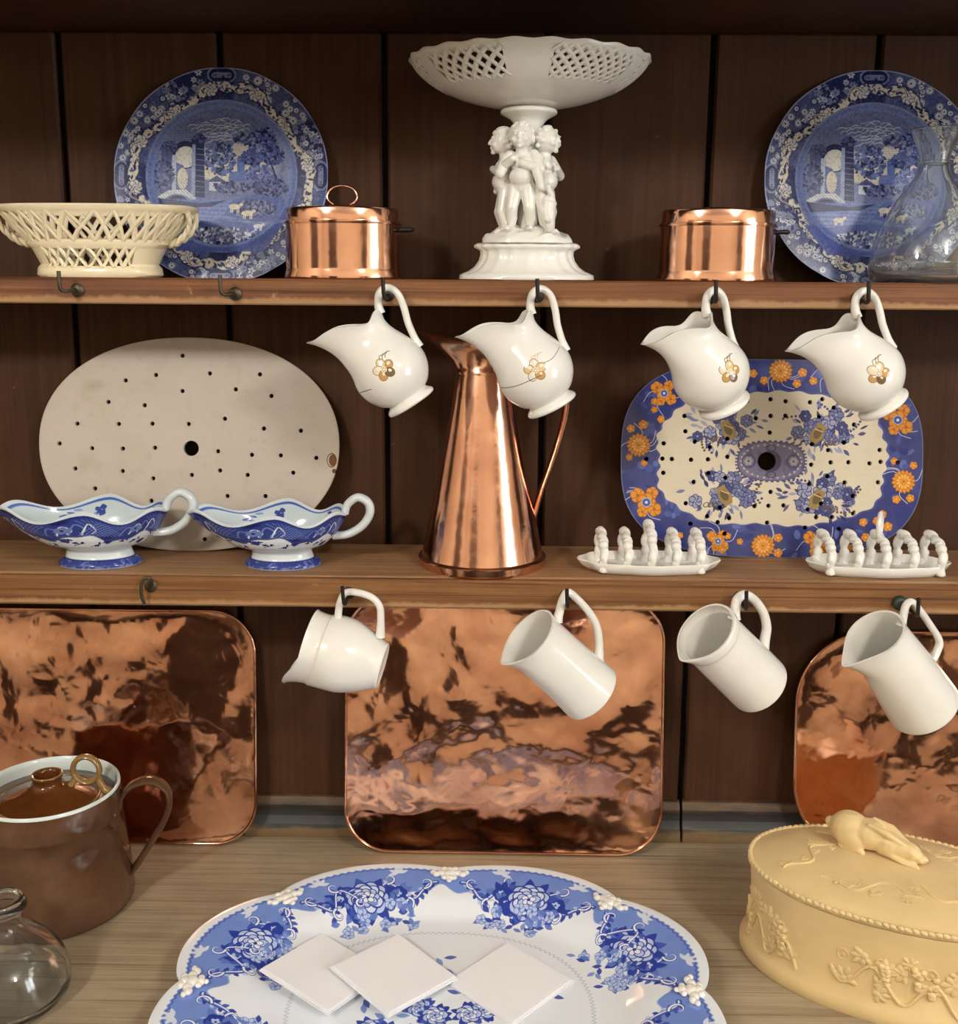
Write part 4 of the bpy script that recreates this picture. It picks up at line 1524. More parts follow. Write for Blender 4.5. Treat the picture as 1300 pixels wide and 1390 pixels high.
def paint_creamer(kind):
    c = Canvas(0, 1, 0, 1, 640, rgb(233, 231, 224))
    G1, G2, G3 = rgb(196, 150, 92), rgb(220, 188, 140), rgb(120, 96, 66)
    cx, cy = .48, .455
    rs = random.Random(kind)
    cols = [G1, G2, rgb(228, 214, 190), G1, G3] if kind != 1 else [G2, rgb(228, 220, 204), G2, rgb(226, 216, 196), G1]
    for k in range(5):
        a = 2 * PI * k / 5 + .3 + kind
        x, y = cx + .058 * math.cos(a), cy + .058 * math.sin(a)
        c.ell(x, y, .050, .043, cols[(k + kind) % 5], a)
        c.ell(x, y, .050, .043, G3, a, .55, ring=.006)
        c.ell(x + .012, y + .012, .018, .014, rgb(240, 232, 214), a, .6)
    c.ell(cx, cy, .028, None, rgb(238, 230, 210))
    for k in range(6):
        c.ell(cx + .016 * math.cos(k), cy + .016 * math.sin(k), .005, None, G3)
    for k in range(3):
        c.stroke(spline([(cx + .01 + k * .03, cy + .09, 0), (cx + .03 + k * .035, cy + .125, 0), (cx + .075 + k * .03, cy + .115, 0)], 5), .007, G3 if kind != 1 else G2, .8)
    if kind == 0:
        c.stroke(spline([(.14, .38, 0), (.20, .375, 0), (.27, .36, 0)], 5), .008, rgb(96, 84, 72), .85)
    if kind == 1:
        c.stroke(spline([(.10, .43, 0), (.25, .40, 0), (.42, .395, 0), (.5, .39, 0)], 6), .007, rgb(92, 84, 76), .85)
        c.stroke(spline([(.58, .48, 0), (.68, .475, 0), (.80, .52, 0)], 6), .006, rgb(110, 98, 86), .8)
    return c


CRP = prof_spline([(.0275, .0), (.0305, .0015), (.0305, .005), (.0265, .009), (.0258, .0115), (.033, .017), (.0415, .030), (.0450, .045), (.0430, .059), (.0370, .073), (.0300, .087), (.0272, .097), (.0275, .104), (.0295, .110)], 4)


def creamer_fn(i, a, r, z, p):
    s = max(0.0, min(1.15, (z - .060) / .050))
    ca = -math.cos(a)
    e = max(0.0, ca) ** 0.95
    x = p[0] - .035 * s ** 1.5 * e
    y = p[1] * (1 - .22 * s * e)
    lip = .0028 * math.cos(a * 5 + PI) * s ** 4
    zz = z + lip + .026 * s ** 2 * e - .012 * s ** 3 * max(0.0, ca) ** 5 + .003 * s ** 3 * max(0, -ca) ** 2
    return (x, y, zz)


def creamer(kind, hx, hz, a, yw, label):
    t = root('creamer', label, 'jug', (0, 0, 0), (0, 0, 0), 'white creamers on the upper hooks')
    ins = [(max(r - .0026, .002), z if z > .105 else max(z, .012) + .001) for r, z in CRP[::-1] if z > .014]
    prof = [(0.0, .002), (.024, .002)] + CRP + ins + [(0.0, .014)]
    def uvf(i, j, p):
        u = (p[0] + .06) / .12
        if p[1] > 0.002 or i > len(CRP) + 2:
            u = 0.995 if p[0] > 0 else 0.005
        return (u, p[2] / .12 + .001)
    obj('body', G().lathe(prof, 96, fn=creamer_fn, cap0=False, cap1=False, uv=uvf), printed('gilt_flower_glaze_%d' % kind, paint_creamer(kind), .12), t, True, 75)
    pts = spline([(.0270, 0, .1085), (.0300, 0, .118), (.0385, 0, .1285), (.0500, 0, .1290), (.0560, 0, .117), (.0535, 0, .100), (.0480, 0, .083), (.0450, 0, .066), (.0440, 0, .052)], 7)
    obj('handle', G().tube(pts, [interp([0, .15, .5, .9, 1], [.0058, .0046, .0042, .0042, .0052], q) for q in np.linspace(0, 1, len(pts))], 12, 1.15, (0, 1, 0)), M_WHITE, t)
    hang(t, (.0445, 0, .1242), (hx, -.198, hz), a, yw)
    return t


HZU = .7848
creamer(0, -.1290, HZU, -33, 4, 'white creamer with gilt flower hung left of the copper jug, leftmost on the upper hooks')
creamer(1, .0480, HZU, -28, 6, 'white creamer with long dark crack and faded flower, hung before the copper jug')
creamer(2, .2480, HZU, -31, 26, 'white creamer hung below the right copper pan, its lip turned forward')
creamer(3, .4195, HZU, -36, 9, 'white creamer hung at the right end of the upper shelf, before the drainer')


def jug(name, label, prof, sp, handle, grip, hook_pt, a, yw, hrad=.0045, flat=1.2, lip=None):
    """sp = (z where the spout starts, rim z, pull, rise)"""
    t = root(name, label, 'jug', (0, 0, 0), (0, 0, 0), 'plain white jugs on the lower hooks')
    P = prof_spline(prof, 5)
    zt = P[-1][1]
    ins = [(max(r - .0028, .002), z if z > zt - .004 else max(z, .006)) for r, z in P[::-1] if z > .004]
    full = [(0.0, .0015), (P[0][0] - .004, .0015)] + P + ins + [(0.0, .006)]
    def fn(i, a_, r, z, p):
        s = max(0.0, min(1.0, (z - sp[0]) / (sp[1] - sp[0])))
        e = max(0.0, -math.cos(a_)) ** sp[4]
        return (p[0] - sp[2] * s ** 1.3 * e, p[1] * (1 - .30 * s * e), z + sp[3] * s * e - (.010 * s ** 3 * max(0.0, -math.cos(a_)) ** 8 if sp[4] < 2 else 0))
    obj('body', G().lathe(full, 96, fn=fn, cap0=False, cap1=False), M_WHITE, t, True, 60)
    pts = spline(handle, 7)
    n = len(pts)
    obj('handle', G().tube(pts, [hrad * interp([0, .1, .3, .7, .9, 1], [1.45, 1.1, 1, 1, 1.1, 1.45], q) for q in np.linspace(0, 1, n)], 12, flat, (0, 1, 0)), M_WHITE, t)
    hang(t, grip, hook_pt, a, yw)
    return t


jug('milk_jug', 'squat round white jug hanging on its side, leftmost on the lower hooks',
    [(.0275, 0), (.029, .002), (.030, .006), (.038, .022), (.0455, .044), (.0468, .060), (.0455, .074), (.0438, .0765), (.0432, .082), (.0440, .092), (.0455, .0965)],
    (.060, .0965, .010, .026, 1.3),
    [(.041, 0, .066), (.048, 0, .0685), (.066, 0, .0700), (.0785, 0, .0660), (.0830, 0, .052), (.0820, 0, .034), (.0740, 0, .022), (.058, 0, .0165), (.0360, 0, .012)],
    (.0735, 0, .0640), (-.1805, -.198, .4195), -76, -5, .0043)
jug('cylinder_jug', 'straight-sided white jug with angular handle hung before the middle copper tray',
    [(.0385, 0), (.0402, .002), (.0405, .006), (.0385, .040), (.0375, .080), (.0378, .108), (.0392, .118), (.0396, .1205)],
    (.100, .1205, .007, .003, 4),
    [(.037, 0, .104), (.046, 0, .109), (.060, 0, .1170), (.0710, 0, .1190), (.0735, 0, .1080), (.0720, 0, .080), (.0660, 0, .058), (.052, 0, .038), (.036, 0, .023)],
    (.0655, 0, .1130), (.0890, -.198, .4205), -46, 21, .0048)
jug('mug_jug', 'white mug-shaped jug with ear handle hung between the middle and right copper trays',
    [(.0355, 0), (.0385, .003), (.0395, .010), (.0388, .060), (.0380, .108), (.0388, .1095), (.0402, .112), (.0408, .120), (.0402, .123)],
    (.112, .123, .006, .003, 6),
    [(.037, 0, .099), (.045, 0, .105), (.056, 0, .1120), (.0670, 0, .1080), (.0715, 0, .092), (.0690, 0, .068), (.060, 0, .050), (.049, 0, .041), (.037, 0, .034)],
    (.0600, 0, .1045), (.3010, -.198, .4205), -47, 27, .0056, 1.1)
jug('tall_white_jug', 'tall tapering white jug with pointed spout at the right end of the lower hooks',
    [(.0420, 0), (.0445, .003), (.0447, .010), (.0430, .040), (.0395, .085), (.0365, .120), (.0362, .133), (.0370, .140)],
    (.095, .140, .020, .002, 5),
    [(.034, 0, .118), (.042, 0, .124), (.054, 0, .1335), (.0630, 0, .1310), (.0660, 0, .114), (.0670, 0, .086), (.0665, 0, .058), (.058, 0, .048), (.040, 0, .043)],
    (.0575, 0, .1270), (.5035, -.198, .4150), -40, 24, .0042)


# ================================================================== the worktop
# ---- hammered copper trays
def copper_tray(x, w, h, r, ybot, deg, seed, label):
    t = root('copper_tray', label, 'tray', (0, 0, 0), (0, 0, 0), 'hammered copper trays along the back')
    t.location = (x, ybot, 0.0024)
    t.rotation_euler = (R_(90 - deg), 0, 0)
    # outline of a rounded rectangle, lower edge at local y = 0
    out = []
    for (cx, cy, a0) in ((w / 2 - r, r, -90), (w / 2 - r, h - r, 0), (-w / 2 + r, h - r, 90), (-w / 2 + r, r, 180)):
        for k in range(15):
            a = R_(a0 + 90 * k / 14)
            out.append(Vector((cx + r * math.cos(a), cy + r * math.sin(a), 0)))
    dense = []
    for i in range(len(out)):
        p, q = out[i], out[(i + 1) % len(out)]
        n = max(1, int((q - p).length / .0065))
        dense += [p.lerp(q, k / n) for k in range(n)]
    c = Vector((0, h / 2, 0))
    def z(p, k):
        q = Vector((p.x * 9 + seed * 7.3, p.y * 9, seed))
        v = noise.noise(q) * .0028 + noise.noise(q * 2.3) * .0019 + noise.noise(q * 5.5) * .00055
        return v * min(1, (1 - k) * 9) + .004 * k ** 14 + .0035 * (1 - k * k)
    g = G()
    ks = [0.0] + list(np.linspace(.02, 1, 46))
    ring = lambda k, o: [Vector((p.x, p.y, z(p, k) + o)) for p in [c.lerp(q, k) for q in dense]]
    g.grid([ring(k, 0) for k in ks[1:]][::-1], True, False, True)
    g.grid([ring(k, -.0016) for k in ks[1:]], True, True, False)
    obj('sheet', g, M_TRAY, t, True, 80)
    g = G()
    pts = [Vector((p.x, p.y, .0040 + noise.noise(Vector((p.x * 40, p.y * 40, seed))) * .0003)) for p in dense]
    g.tube(pts, .0022, 8, 1, (0, 0, 1), closed=True)
    obj('rolled_rim', g, M_TRAY, t)
    return t


copper_tray(.0152, .446, .365, .062, -.0560, 8.1, 3, 'hammered copper tray in the middle, behind the blue platter')
copper_tray(-.5610, .446, .338, .062, -.0420, 6.4, 8, 'hammered copper tray at the left, behind the brown crock')
copper_tray(.6495, .446, .320, .105, -.0480, 7.9, 5, 'hammered copper tray with widely rounded corners behind the yellow tureen')

# ---- brown glazed crock with a lid sunk inside
cr = root('crock', 'brown glazed handled crock with white lining and sunken lid at the left', 'crock', (-.5690, -.1880, 0.0))
m, nt, b = new_mat('brown_glaze')
v = coords(nt, (1, 1, 1))
f = noise_fac(nt, v, 14, 5, .6)
cc = ramp(nt, f, [(.3, srgb(74, 50, 35)), (.6, srgb(94, 66, 47)), (.8, srgb(106, 78, 57))])
nt.links.new(cc, b.inputs['Base Color'])
b.inputs['Roughness'].default_value = .09
M_BROWN = m
M_LIDBROWN = porcelain('amber_glaze', srgb(100, 56, 24), .1, .2)
M_EDGE = porcelain('ochre_glaze', srgb(142, 110, 66), .14, .1)
M_LINING = porcelain('pale_blue_glaze', srgb(214, 224, 220), .12, .03)
g = G()
g.lathe([(.0, .0), (.094, .0), (.0985, .003), (.0995, .010), (.0970, .05), (.0915, .100), (.0890, .1215), (.0900, .1225), (.0908, .1265), (.0895, .150), (.0885, .1575)], 96, cap0=False, cap1=False)
obj('body', g, M_BROWN, cr, True, 60)
g = G()
g.lathe([(.0885, .1575), (.0880, .1605), (.0865, .1615), (.0845, .1600), (.0838, .154), (.0838, .120), (.0838, .06), (0, .055)], 96, cap0=False, cap1=False)
obj('lining', g, M_LINING, cr, True, 60)
g = G()
g.lathe([(.0, .1295), (.0800, .1295), (.0820, .1320), (.0800, .1345), (.0630, .1350)], 72, cap0=False, cap1=False)
g.lathe(prof_spline([(.0630, .1350), (.055, .1385), (.040, .1440), (.025, .150), (.0185, .156), (.0180, .161), (.0195, .165), (.0185, .1672), (.0150, .1665), (.0130, .160), (.0120, .150), (0, .149)], 4), 72, cap0=False, cap1=False)
lid = obj('lid', g, M_LIDBROWN, cr, True, 60)
lid.location = (0, 0, .010)
g = G()
g.tube([Vector((.0630 * math.cos(q), .0630 * math.sin(q), .1352)) for q in np.linspace(0, 2 * PI, 72)[:-1]], .0016, 8, closed=True)
g.tube([Vector((.0180 * math.cos(q), .0180 * math.sin(q), .1668)) for q in np.linspace(0, 2 * PI, 48)[:-1]], .0012, 8, closed=True)
obj('pale_edge', g, M_EDGE, lid)
g = G()
g.tube([Vector((.0470 + .0170 * math.cos(q), .010, .1690 + .0175 * math.sin(q))) for q in np.linspace(0, 2 * PI, 40)[:-1]], .0036, 10, 1.5, (0, 1, 0), closed=True)
g.tube(spline([(.0610, .010, .160), (.0640, .010, .150), (.0700, .010, .142), (.0790, .010, .1365)], 5), [.0045] * 10 + [.0058] * 6, 10)
g.tube(spline([(.0330, .010, .160), (.0300, .008, .152), (.0260, .006, .148)], 5), .0045, 10)
obj('ring_handle', g, M_EDGE, lid)
g = G()
pts = spline([(.0860, 0, .135), (.1020, 0, .1540), (.1250, 0, .1600), (.1430, 0, .1510), (.1495, 0, .1310), (.1420, 0, .1030), (.1240, 0, .0730), (.1080, 0, .0480), (.0970, 0, .0330)], 8)
g.tube(pts, .0040, 12, 3.0, (0, 1, 0))
h = obj('handle', g, M_BROWN, cr)
h.rotation_euler = (0, 0, R_(10))

# ---- clear glass bottle
bt = root('glass_bottle', 'small clear glass bottle with ringed neck in the lower left corner', 'bottle', (-.5450, -.3800, 0.0))
outer = prof_spline([(0, .0005), (.052, .0005), (.0640, .004), (.0680, .014), (.0670, .032), (.0580, .054), (.0420, .073), (.0275, .086), (.0225, .094), (.0220, .105)], 5)
lipb = [(.0222, .1085), (.0262, .1095), (.0275, .1120), (.0275, .1150), (.0260, .1170), (.0240, .1180), (.0246, .1205), (.0232, .1225), (.0200, .1225), (.0186, .1200)]
inner = [(max(r - .0030, 0), z if z > .02 else z + .006) for r, z in outer][::-1]
obj('body', G().lathe(outer + lipb + inner, 72, cap0=False, cap1=False), M_BOTTLE, bt, True, 70)

# ---- blue transfer-printed platter
PA, PB, PC = .302, .247, (-.055, -.3950)


def plat(a, k):
    x, y = sup(a, PA, PB, 2.25)
    t = math.atan2(y / PB, x / PA)
    w = 1 + (.072 * abs(math.sin(4 * (t - PI / 2))) ** .75 - .040) * max(0, (k - .55) / .45) ** 1.2
    return x * k * w, y * k * w


def paint_platter():
    W = rgb(232, 237, 243)
    L, B, D, P = rgb(118, 144, 210), rgb(96, 122, 196), rgb(46, 66, 156), rgb(186, 202, 234)
    c = Canvas(-.35, .35, -.27, .27, 2300, W)
    rs = random.Random(11)
    q = (np.abs(c.X / PA) ** 2.25 + np.abs(c.Y / PB) ** 2.25) ** (1 / 2.25)
    t = np.arctan2(c.Y / PB, c.X / PA)
    w = 1 + (.072 * np.abs(np.sin(4 * (t - PI / 2))) ** .75 - .040) * np.clip((q - .55) / .45, 0, 1) ** 1.2
    k = q / w
    n2 = c.cnoise(60, 4, 3)
    lo = .80 + .035 * np.sin(t * 16 + 1) + .02 * np.sin(t * 40)
    c.all(np.clip((k - lo) * 120, 0, 1), L)
    c.all(np.clip((k - lo) * 120, 0, 1) * np.clip((n2 - .5) * 3, 0, 1) * .25, B)
    saw = .955 + .007 * (np.abs(((t * 190 / PI) % 2) - 1))
    c.all(np.clip((k - saw) * 220, 0, 1), W)
    c.all(np.clip(1 - np.abs(k - saw + .006) * 220, 0, 1) * .7, D)
    at = lambda a, kk: plat(a, kk)
    # little printed line round the flat of the well
    c.all(np.clip(1 - np.abs(k - .56 + .006 * np.sin(t * 150)) * 160, 0, 1) * .55, rgb(150, 166, 190))
    def curl(a, kk, s, fl):
        x, y = at(a, kk)
        pts = []
        for i in range(26):
            th = i / 25 * 4.6
            r = s * (1 - i / 25 * .8)
            pts.append((x + fl * r * math.cos(th + a), y + r * math.sin(th + a), 0))
        c.stroke(pts, .0066, D, .85, True)
        c.stroke(pts, .0046, P, 1, True)
        c.stroke([(p[0] + .001, p[1] + .0015, 0) for p in pts], .0022, W, .9, True)
    def rose(x, y, r):
        for j in range(9):
            a = rs.uniform(0, 6.3)
            c.leaf(x + r * .5 * math.cos(a), y + r * .5 * math.sin(a), r * 1.0, r * .55, a, D if j % 3 else rgb(70, 96, 186), .95)
        c.flower(x, y, r, 7, P, D, rs.random(), 1, .46, D)
        c.flower(x, y, r * .68, 6, W, B, .4, 1, .46, B)
        c.flower(x, y, r * .4, 5, P, D, .9, 1, .5, D)
    for i in range(8):
        am = PI / 2 + i * PI / 4
        for fl in (-1, 1):
            vine = [at(am + fl * (.045 + .30 * u), .815 + .055 * math.sin(1.5 + u * 8.5) - .02 * u) + (0,) for u in np.linspace(0, 1, 30)]
            # acanthus leaves along the scroll, then the scroll with its light edge
            for q in range(1, 29, 2):
                (ax, ay, _), (bx, by, _) = vine[q], vine[q + 1]
                dr_ = math.atan2(by - ay, bx - ax)
                c.leaf(ax, ay, .011, .0055, dr_ + .9, D if q % 4 == 1 else rgb(70, 94, 182), .95)
                c.leaf(ax, ay, .009, .0050, dr_ - .9, P if q % 4 == 1 else D, .95)
            c.stroke(vine, .0066, D, .95, True)
            c.stroke(vine, .0044, rgb(90, 114, 194), 1, True)
            c.stroke([(q[0], q[1] + .0012, 0) for q in vine], .0018, W, .95)
            for (u, sgn, s) in ((5, 1, .0105), (13, -1, .0085), (21, 1, .0095), (28, -1, .007)):
                x, y, _ = vine[u]
                pts = []
                for i_ in range(22):
                    th = i_ / 21 * 5.2
                    r = s * (1 - i_ / 21 * .82)
                    ph = am + (0 if sgn > 0 else PI)
                    pts.append((x + s * math.cos(ph) - r * math.cos(ph + fl * sgn * th), y + s * math.sin(ph) - r * math.sin(ph + fl * sgn * th), 0))
                c.stroke(pts, .0050, D, .95, True)
                c.stroke(pts, .0030, W, 1, True)
            x, y = at(am + fl * .20, .925)
            for j in range(5):
                c.leaf(x, y, .014, .0055, am + (j - 2) * .75 + fl * .4, W, .85)
        # bouquet between two mouldings, spilling into the well
        a0 = am + PI / 8
        for (da, kk, r) in ((.15, .80, .012), (-.16, .79, .012), (.10, .745, .0120), (-.10, .755, .0125)):
            x, y = at(a0 + da, kk)
            for j in range(5):
                a = rs.uniform(0, 6.3)
                c.leaf(x, y, r * 1.9, r * .8, a, D if j % 2 else B, .95)
            c.flower(x, y, r, 6, B if r > .0122 else D, D, rs.random(), 1, .46, D)
            c.flower(x, y, r * .5, 5, P, D, 0, 1, .4)
        x, y = at(a0, .785)
        for j in range(9):
            a = j * .7 + rs.uniform(-.2, .2)
            c.leaf(x + .012 * math.cos(a), y + .010 * math.sin(a), .027, .013, a, D if j % 3 else rgb(66, 90, 180), .97)
        for (rr, nn, ph, cc_) in ((.0260, 9, .1, P), (.0205, 8, .4, rgb(214, 224, 244)), (.0145, 7, .2, P), (.0090, 5, .6, W)):
            c.flower(x, y, rr, nn, cc_, B, ph + i, 1, .40, D)
        c.ell(x, y, .0022, None, D)
        for j in range(40):
            x, y = at(a0 + rs.uniform(-.24, .24), rs.uniform(.62, .75))
            a = rs.uniform(0, 6.3)
            c.leaf(x, y, .012, .0060, a, rs.choice((B, D, L)), .9)
            if j % 4 == 0:
                c.flower(x, y, .0068, 5, P, B, a, 1, .5, B)
    # spray in the flat of the well
    for j in range(60):
        a, r = rs.uniform(0, 6.3), rs.uniform(.03, .12)
        c.leaf(r * 1.2 * math.cos(a), r * .8 * math.sin(a), .016, .007, rs.uniform(0, 6.3), rs.choice((B, L, D)), .8)
    for j in range(9):
        a, r = rs.uniform(0, 6.3), rs.uniform(.0, .08)
        rose(r * 1.2 * math.cos(a), r * .8 * math.sin(a), .014)
    return c


M_PLATTER = printed('pale_blue_print', paint_platter(), .10)
pl = root('platter', 'large oval white platter with scalloped pale blue flowered border lying flat', 'platter', (PC[0], PC[1], 0.0))
g = G()
KS = [(.60, .0), (.62, .0), (.66, .003), (.80, .020), (.97, .0305), (1.0, .0335), (1.0, .0355), (.985, .0362), (.95, .0345), (.80, .0275), (.74, .0230), (.69, .0125), (.64, .0085), (.58, .0075), (.3, .0070), (.02, .0070)]
NP = 240
g.grid([[plat(2 * PI * j / NP, k) + (z,) for j in range(NP)] for k, z in KS], True, True, True, uv=lambda i, j, p: (p[0] / .70 + .5, p[1] / .54 + .5))
obj('dish', g, M_PLATTER, pl, True, 70)
g = G()
rs = random.Random(4)
for (x, y, r, h) in ((0, 0, .009, .005), (-.010, .002, .0065, .004), (.010, .002, .0065, .004), (-.017, -.001, .0055, .0035), (.017, -.001, .0055, .0035), (0, .008, .0065, .0045), (-.007, .010, .005, .004), (.007, .010, .005, .004), (0, -.010, .006, .004), (-.006, -.009, .0045, .003), (.006, -.009, .0045, .003), (-.022, .003, .004, .003), (.022, .003, .004, .003), (0, -.016, .0035, .0025)):
    g.ball((x, y, .001), r, r * .85, h, n=12, k=7)
shell_me = None
for i in range(8):
    a = PI / 2 + i * PI / 4
    # parameter angle of this moulding on the super-ellipse
    aa = a
    x, y = PA * math.cos(a), PB * math.sin(a)
    best = min((math.radians(d_ / 4) for d_ in range(1440)), key=lambda u: abs(math.atan2(math.sin(math.atan2(plat(u, 1)[1] / PB, plat(u, 1)[0] / PA) - a), math.cos(math.atan2(plat(u, 1)[1] / PB, plat(u, 1)[0] / PA) - a))))
    x, y = plat(best, .945)
    if shell_me is None:
        o = obj('shell_moulding', g, M_LINING if False else M_WHITE, pl)
        shell_me = o.data
    else:
        o = bpy.data.objects.new('shell_moulding', shell_me)
        col.objects.link(o)
        o.parent = pl
    nx, ny = math.cos(best) / PA, math.sin(best) / PB
    o.location = (x, y, .0345)
    o.rotation_euler = (0, 0, math.atan2(ny, nx) - PI / 2)

# ---- folded white napkins in the platter
m, nt, b = new_mat('white_linen')
v = coords(nt, (1, 1, 1))
b.inputs['Base Color'].default_value = srgb(240, 240, 244)
b.inputs['Roughness'].default_value = .85
bump(nt, b, noise_fac(nt, v, 900, 2), .15, .0004)
M_LINEN = m


def napkin(x, y, z, rz, tip, label):
    """square napkin folded in four, its corner towards the back; the apex is the local origin"""
    t = root('napkin', label, 'napkin', (x, y, z), (0, R_(tip), R_(rz)), 'white napkins in the platter')
    for k in range(4):
        g = G()
        s = .105 - .002 * k
        n = 14
        top = []
        for i in range(n + 1):
            for_row = []
            for j in range(n + 1):
                u, w_ = i / n * s, j / n * s
                # local axes run along the two edges that leave the apex
                X, Y = (u - w_) * .7071, -(u + w_) * .7071 - .0015 * k
                Z = k * .0011 + .0008 * noise.noise(Vector((X * 18, Y * 18, k + rz)))
                for_row.append(Vector((X, Y, Z)))
            top.append(for_row)
        g.grid(top, False)
        g.grid([[p - Vector((0, 0, .0009)) for p in r] for r in top], False, flip=True)
        rim = [top[i][0] for i in range(n + 1)] + [top[n][j] for j in range(1, n + 1)] + [top[i][n] for i in range(n - 1, -1, -1)] + [top[0][j] for j in range(n - 1, 0, -1)]
        g.grid([[p - Vector((0, 0, .0009)) for p in rim], rim], True)
        obj('fold', g, M_LINEN, t, True, 40)
    return t


napkin(-.2060, -.2800, .0200, 12, 9, 'white folded napkin at the left of the platter')
napkin(.0200, -.2760, .0090, 2, 0, 'white folded napkin at the right of the three on the platter')
napkin(-.1120, -.2790, .0200, 1, 5, 'white folded napkin in the middle, overlapping its neighbours on the platter')

# ---- yellow stoneware tureen with a hare on its lid
tu = root('tureen', 'oval yellow stoneware tureen with vine relief and a hare on the lid', 'tureen', (.4760, -.3020, 0.0), (0, 0, R_(-22)))
tu.scale = (.985, .97, .90)
TA, TB = .172, .108
TPR = [(0, 1.035), (.004, 1.05), (.014, 1.05), (.020, 1.03), (.028, 1.0), (.045, .985), (.085, .985), (.112, .995), (.124, 1.0)]


def tpt(a, z, off=0.0):
    k = interp([p[0] for p in TPR], [p[1] for p in TPR], z)
    x, y = sup(a, TA * k + off, TB * k + off, 2.1)
    return Vector((x, y, z))


g = G()
g.grid([[tpt(2 * PI * j / 120, z) for j in range(120)] for z, _ in TPR] + [[Vector((p[0], p[1], .124)) for p in [sup(2 * PI * j / 120, TA - .008, TB - .008, 2.1) for j in range(120)]], [Vector((p[0], p[1], .01)) for p in [sup(2 * PI * j / 120, TA - .010, TB - .010, 2.1) for j in range(120)]]], True, True, True)
obj('body', g, M_YELLOW, tu, True, 50)


def leaf_blobs(g, P, nrm, tx, ty, s, rs):
    """vine leaf: lobes pressed on a surface point"""
    ro = rs.uniform(0, 6.28)
    M = Matrix((tx, ty, nrm)).transposed()
    e = M.to_euler()
    for k in range(5):
        a = ro + (k - 2) * .75
        q = s * (.62 if k != 2 else .8)
        c = P + tx * (q * math.cos(a)) + ty * (q * math.sin(a))
        E_ = (M @ Matrix.Rotation(a, 3, 'Z')).to_euler()
        g.ball(c, s * .55, s * .30, s * .17, E_, 10, 5)
    g.ball(P, s * .45, s * .45, s * .2, e, 10, 5)


def surf(a, z):
    p = tpt(a, z)
    d = tpt(a + .01, z) - tpt(a - .01, z)
    tx = d.normalized()
    ty = Vector((0, 0, 1))
    return p, tx.cross(ty).normalized(), tx, ty


rs = random.Random(21)
g = G()
for sw in range(6):
    a0 = 2 * PI * sw / 6 + .55
    line = []
    for q in np.linspace(-1, 1, 24):
        a = a0 + q * .40
        z = .050 + .018 * math.sin(q * 7 + sw) - .010 * q
        P, nv, tx, ty = surf(a, z)
        line.append(P + nv * .0012)
    g.tube(line, .0022, 7)
    for k in range(11):
        q = rs.uniform(-1, 1)
        P, nv, tx, ty = surf(a0 + q * .40, .055 + rs.uniform(-.030, .036))
        leaf_blobs(g, P + nv * .0006, nv, tx, ty, rs.uniform(.009, .014), rs)
    for k in range(3):
        q, zc = rs.uniform(-.8, .8), .062 + rs.uniform(-.02, .02)
        for j in range(13):
            r_ = rs.random()
            P, nv, tx, ty = surf(a0 + q * .40 + rs.uniform(-.035, .035) * (1 - r_), zc - r_ * .028)
            g.ball(P + nv * .0012, .0042, n=8, k=6)
    for k in range(4):
        q = rs.uniform(-1, 1)
        pts = []
        for i in range(16):
            th = i * .5
            P, nv, tx, ty = surf(a0 + q * .40 + .045 * math.cos(th) * (1 - i / 18), .075 + .010 * math.sin(th) * (1 - i / 18) + rs.uniform(0, .0004))
            pts.append(P + nv * .0008)
        g.tube(pts, .0011, 6)
obj('vine_relief', g, M_YELLOW, tu)
g = G()
LP = [(1.0, .1245), (1.02, .127), (1.02, .130), (.985, .1325), (.965, .1330), (.93, .1355), (.80, .1410), (.60, .1465), (.35, .1500), (.02, .1512)]
g.grid([[Vector(sup(2 * PI * j / 120, TA * k, TB * k - (.004 if False else 0), 2.1) + (z,)) for j in range(120)] for k, z in LP], True, True, True)
lid = obj('lid', g, M_YELLOW, tu, True, 50)
g = G()
nb = 118
per = [Vector(sup(2 * PI * j / 720, TA * 1.004, TB * 1.006, 2.1) + (.1312,)) for j in range(720)]
acc = [0.0]
for j in range(1, 721):
    acc.append(acc[-1] + (per[j % 720] - per[j - 1]).length)
for k in range(nb):
    s_ = acc[-1] * k / nb
    j = int(np.searchsorted(acc, s_)) % 720
    d = per[(j + 1) % 720] - per[j - 1]
    g.ball(per[j], .0050, .0030, .0036, (0, R_(24), math.atan2(d.y, d.x)), 9, 6)
obj('rope_border', g, M_YELLOW, lid)


def lid_z(x, y):
    k = (abs(x / TA) ** 2.1 + abs(y / TB) ** 2.1) ** (1 / 2.1)
    return interp([p[0] for p in LP[::-1]], [p[1] for p in LP[::-1]], k)


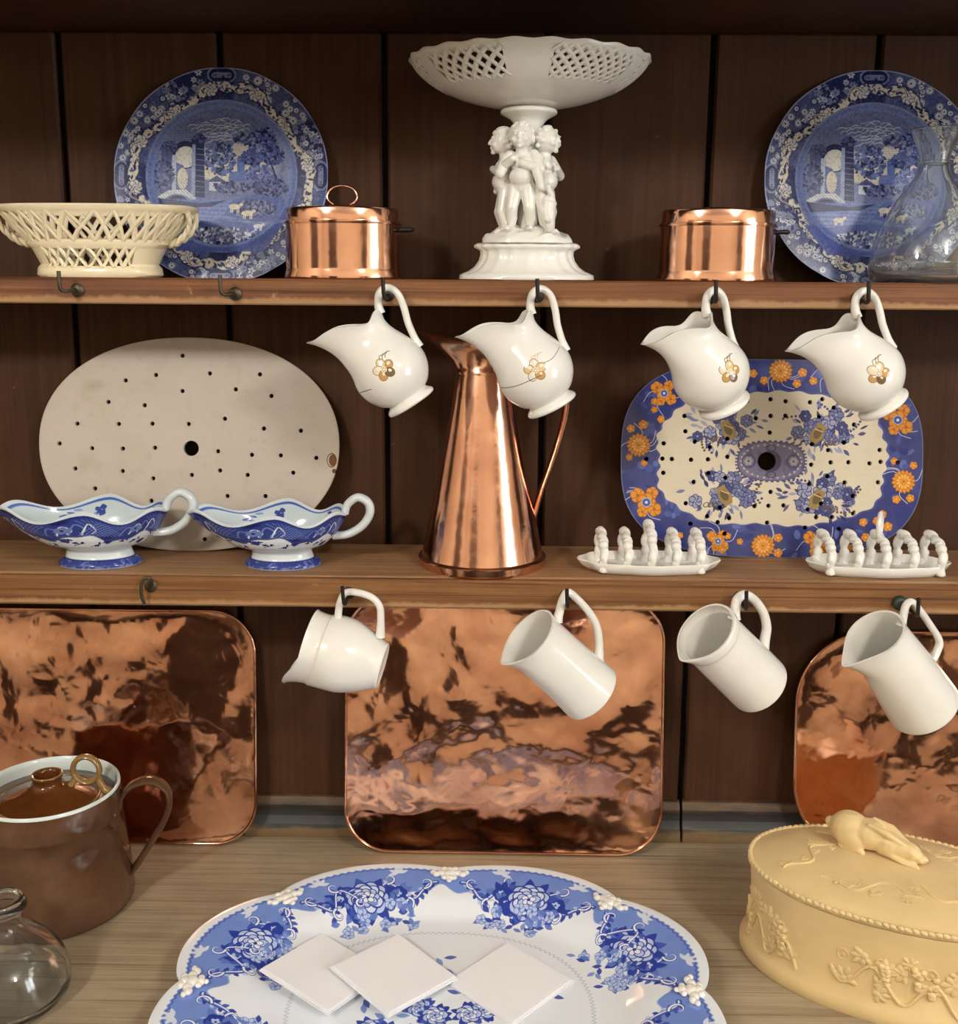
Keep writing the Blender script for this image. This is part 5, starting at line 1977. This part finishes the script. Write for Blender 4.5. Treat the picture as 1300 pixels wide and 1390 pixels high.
g = G()
for (cx, cy, rot, L) in ((-.100, -.010, 1.1, .045), (-.030, -.058, .1, .055), (.060, -.052, -.2, .05), (-.05, .055, .2, .05), (.06, .05, .1, .05), (.115, .0, 1.6, .04)):
    line = []
    for q in np.linspace(-1, 1, 18):
        lx, ly = q * L, .010 * math.sin(q * 5)
        x, y = cx + lx * math.cos(rot) - ly * math.sin(rot), cy + lx * math.sin(rot) + ly * math.cos(rot)
        line.append(Vector((x, y, lid_z(x, y) + .0004)))
    g.tube(line, .0017, 6)
    for k in range(7):
        q, ly = rs.uniform(-1, 1), rs.uniform(-.016, .016)
        x, y = cx + q * L * math.cos(rot) - ly * math.sin(rot), cy + q * L * math.sin(rot) + ly * math.cos(rot)
        leaf_blobs(g, Vector((x, y, lid_z(x, y))), Vector((0, 0, 1)), Vector((1, 0, 0)), Vector((0, 1, 0)), rs.uniform(.006, .009), rs)
obj('vine_relief', g, M_YELLOW, lid)
# the hare: crouched along the lid, ears laid back
g = G()
g.ball((-.030, 0, .0190), .0230, .0185, .0200)
g.ball((-.010, 0, .0190), .0220, .0160, .0175)
g.ball((.012, 0, .0150), .0190, .0135, .0145)
g.ball((-.026, -.012, .0130), .0175, .0075, .0130, (0, .3, 0))
g.ball((-.026, .012, .0130), .0175, .0075, .0130, (0, .3, 0))
for s_ in (-1, 1):
    g.capsule((-.034, s_ * .013, .0035), .0042, (-.010, s_ * .0150, .0028), .0034)
    g.capsule((.016, s_ * .0075, .009), .0050, (.034, s_ * .0085, .0032), .0032)
    g.capsule((.034, s_ * .0085, .0032), .0033, (.046, s_ * .0080, .0026), .0028)
    g.capsule((.030, s_ * .0045, .0215), .0026, (.012, s_ * .0080, .0300), .0042)
    g.capsule((.012, s_ * .0080, .0300), .0042, (-.008, s_ * .0090, .0345), .0022)
    g.ball((.0390, s_ * .0082, .0160), .0022)
    g.ball((.0470, s_ * .0040, .0098), .0042, .0034, .0036)
g.capsule((.014, 0, .0150), .0120, (.030, 0, .0140), .0105)
g.ball((.035, 0, .0140), .0135, .0098, .0100, (0, .35, 0))
g.ball((.0475, 0, .0100), .0060, .0052, .0052)
g.ball((.0530, 0, .0108), .0018, .0022, .0014)
g.ball((-.0520, 0, .0200), .0070, .0055, .0065)
ha = sculpt('hare', g, M_YELLOW, lid, .0013, 4)
ha.location = (-.028, .020, .1485)
ha.rotation_euler = (0, 0, R_(-16))
ha.scale = (1.1, 1.12, 1.2)
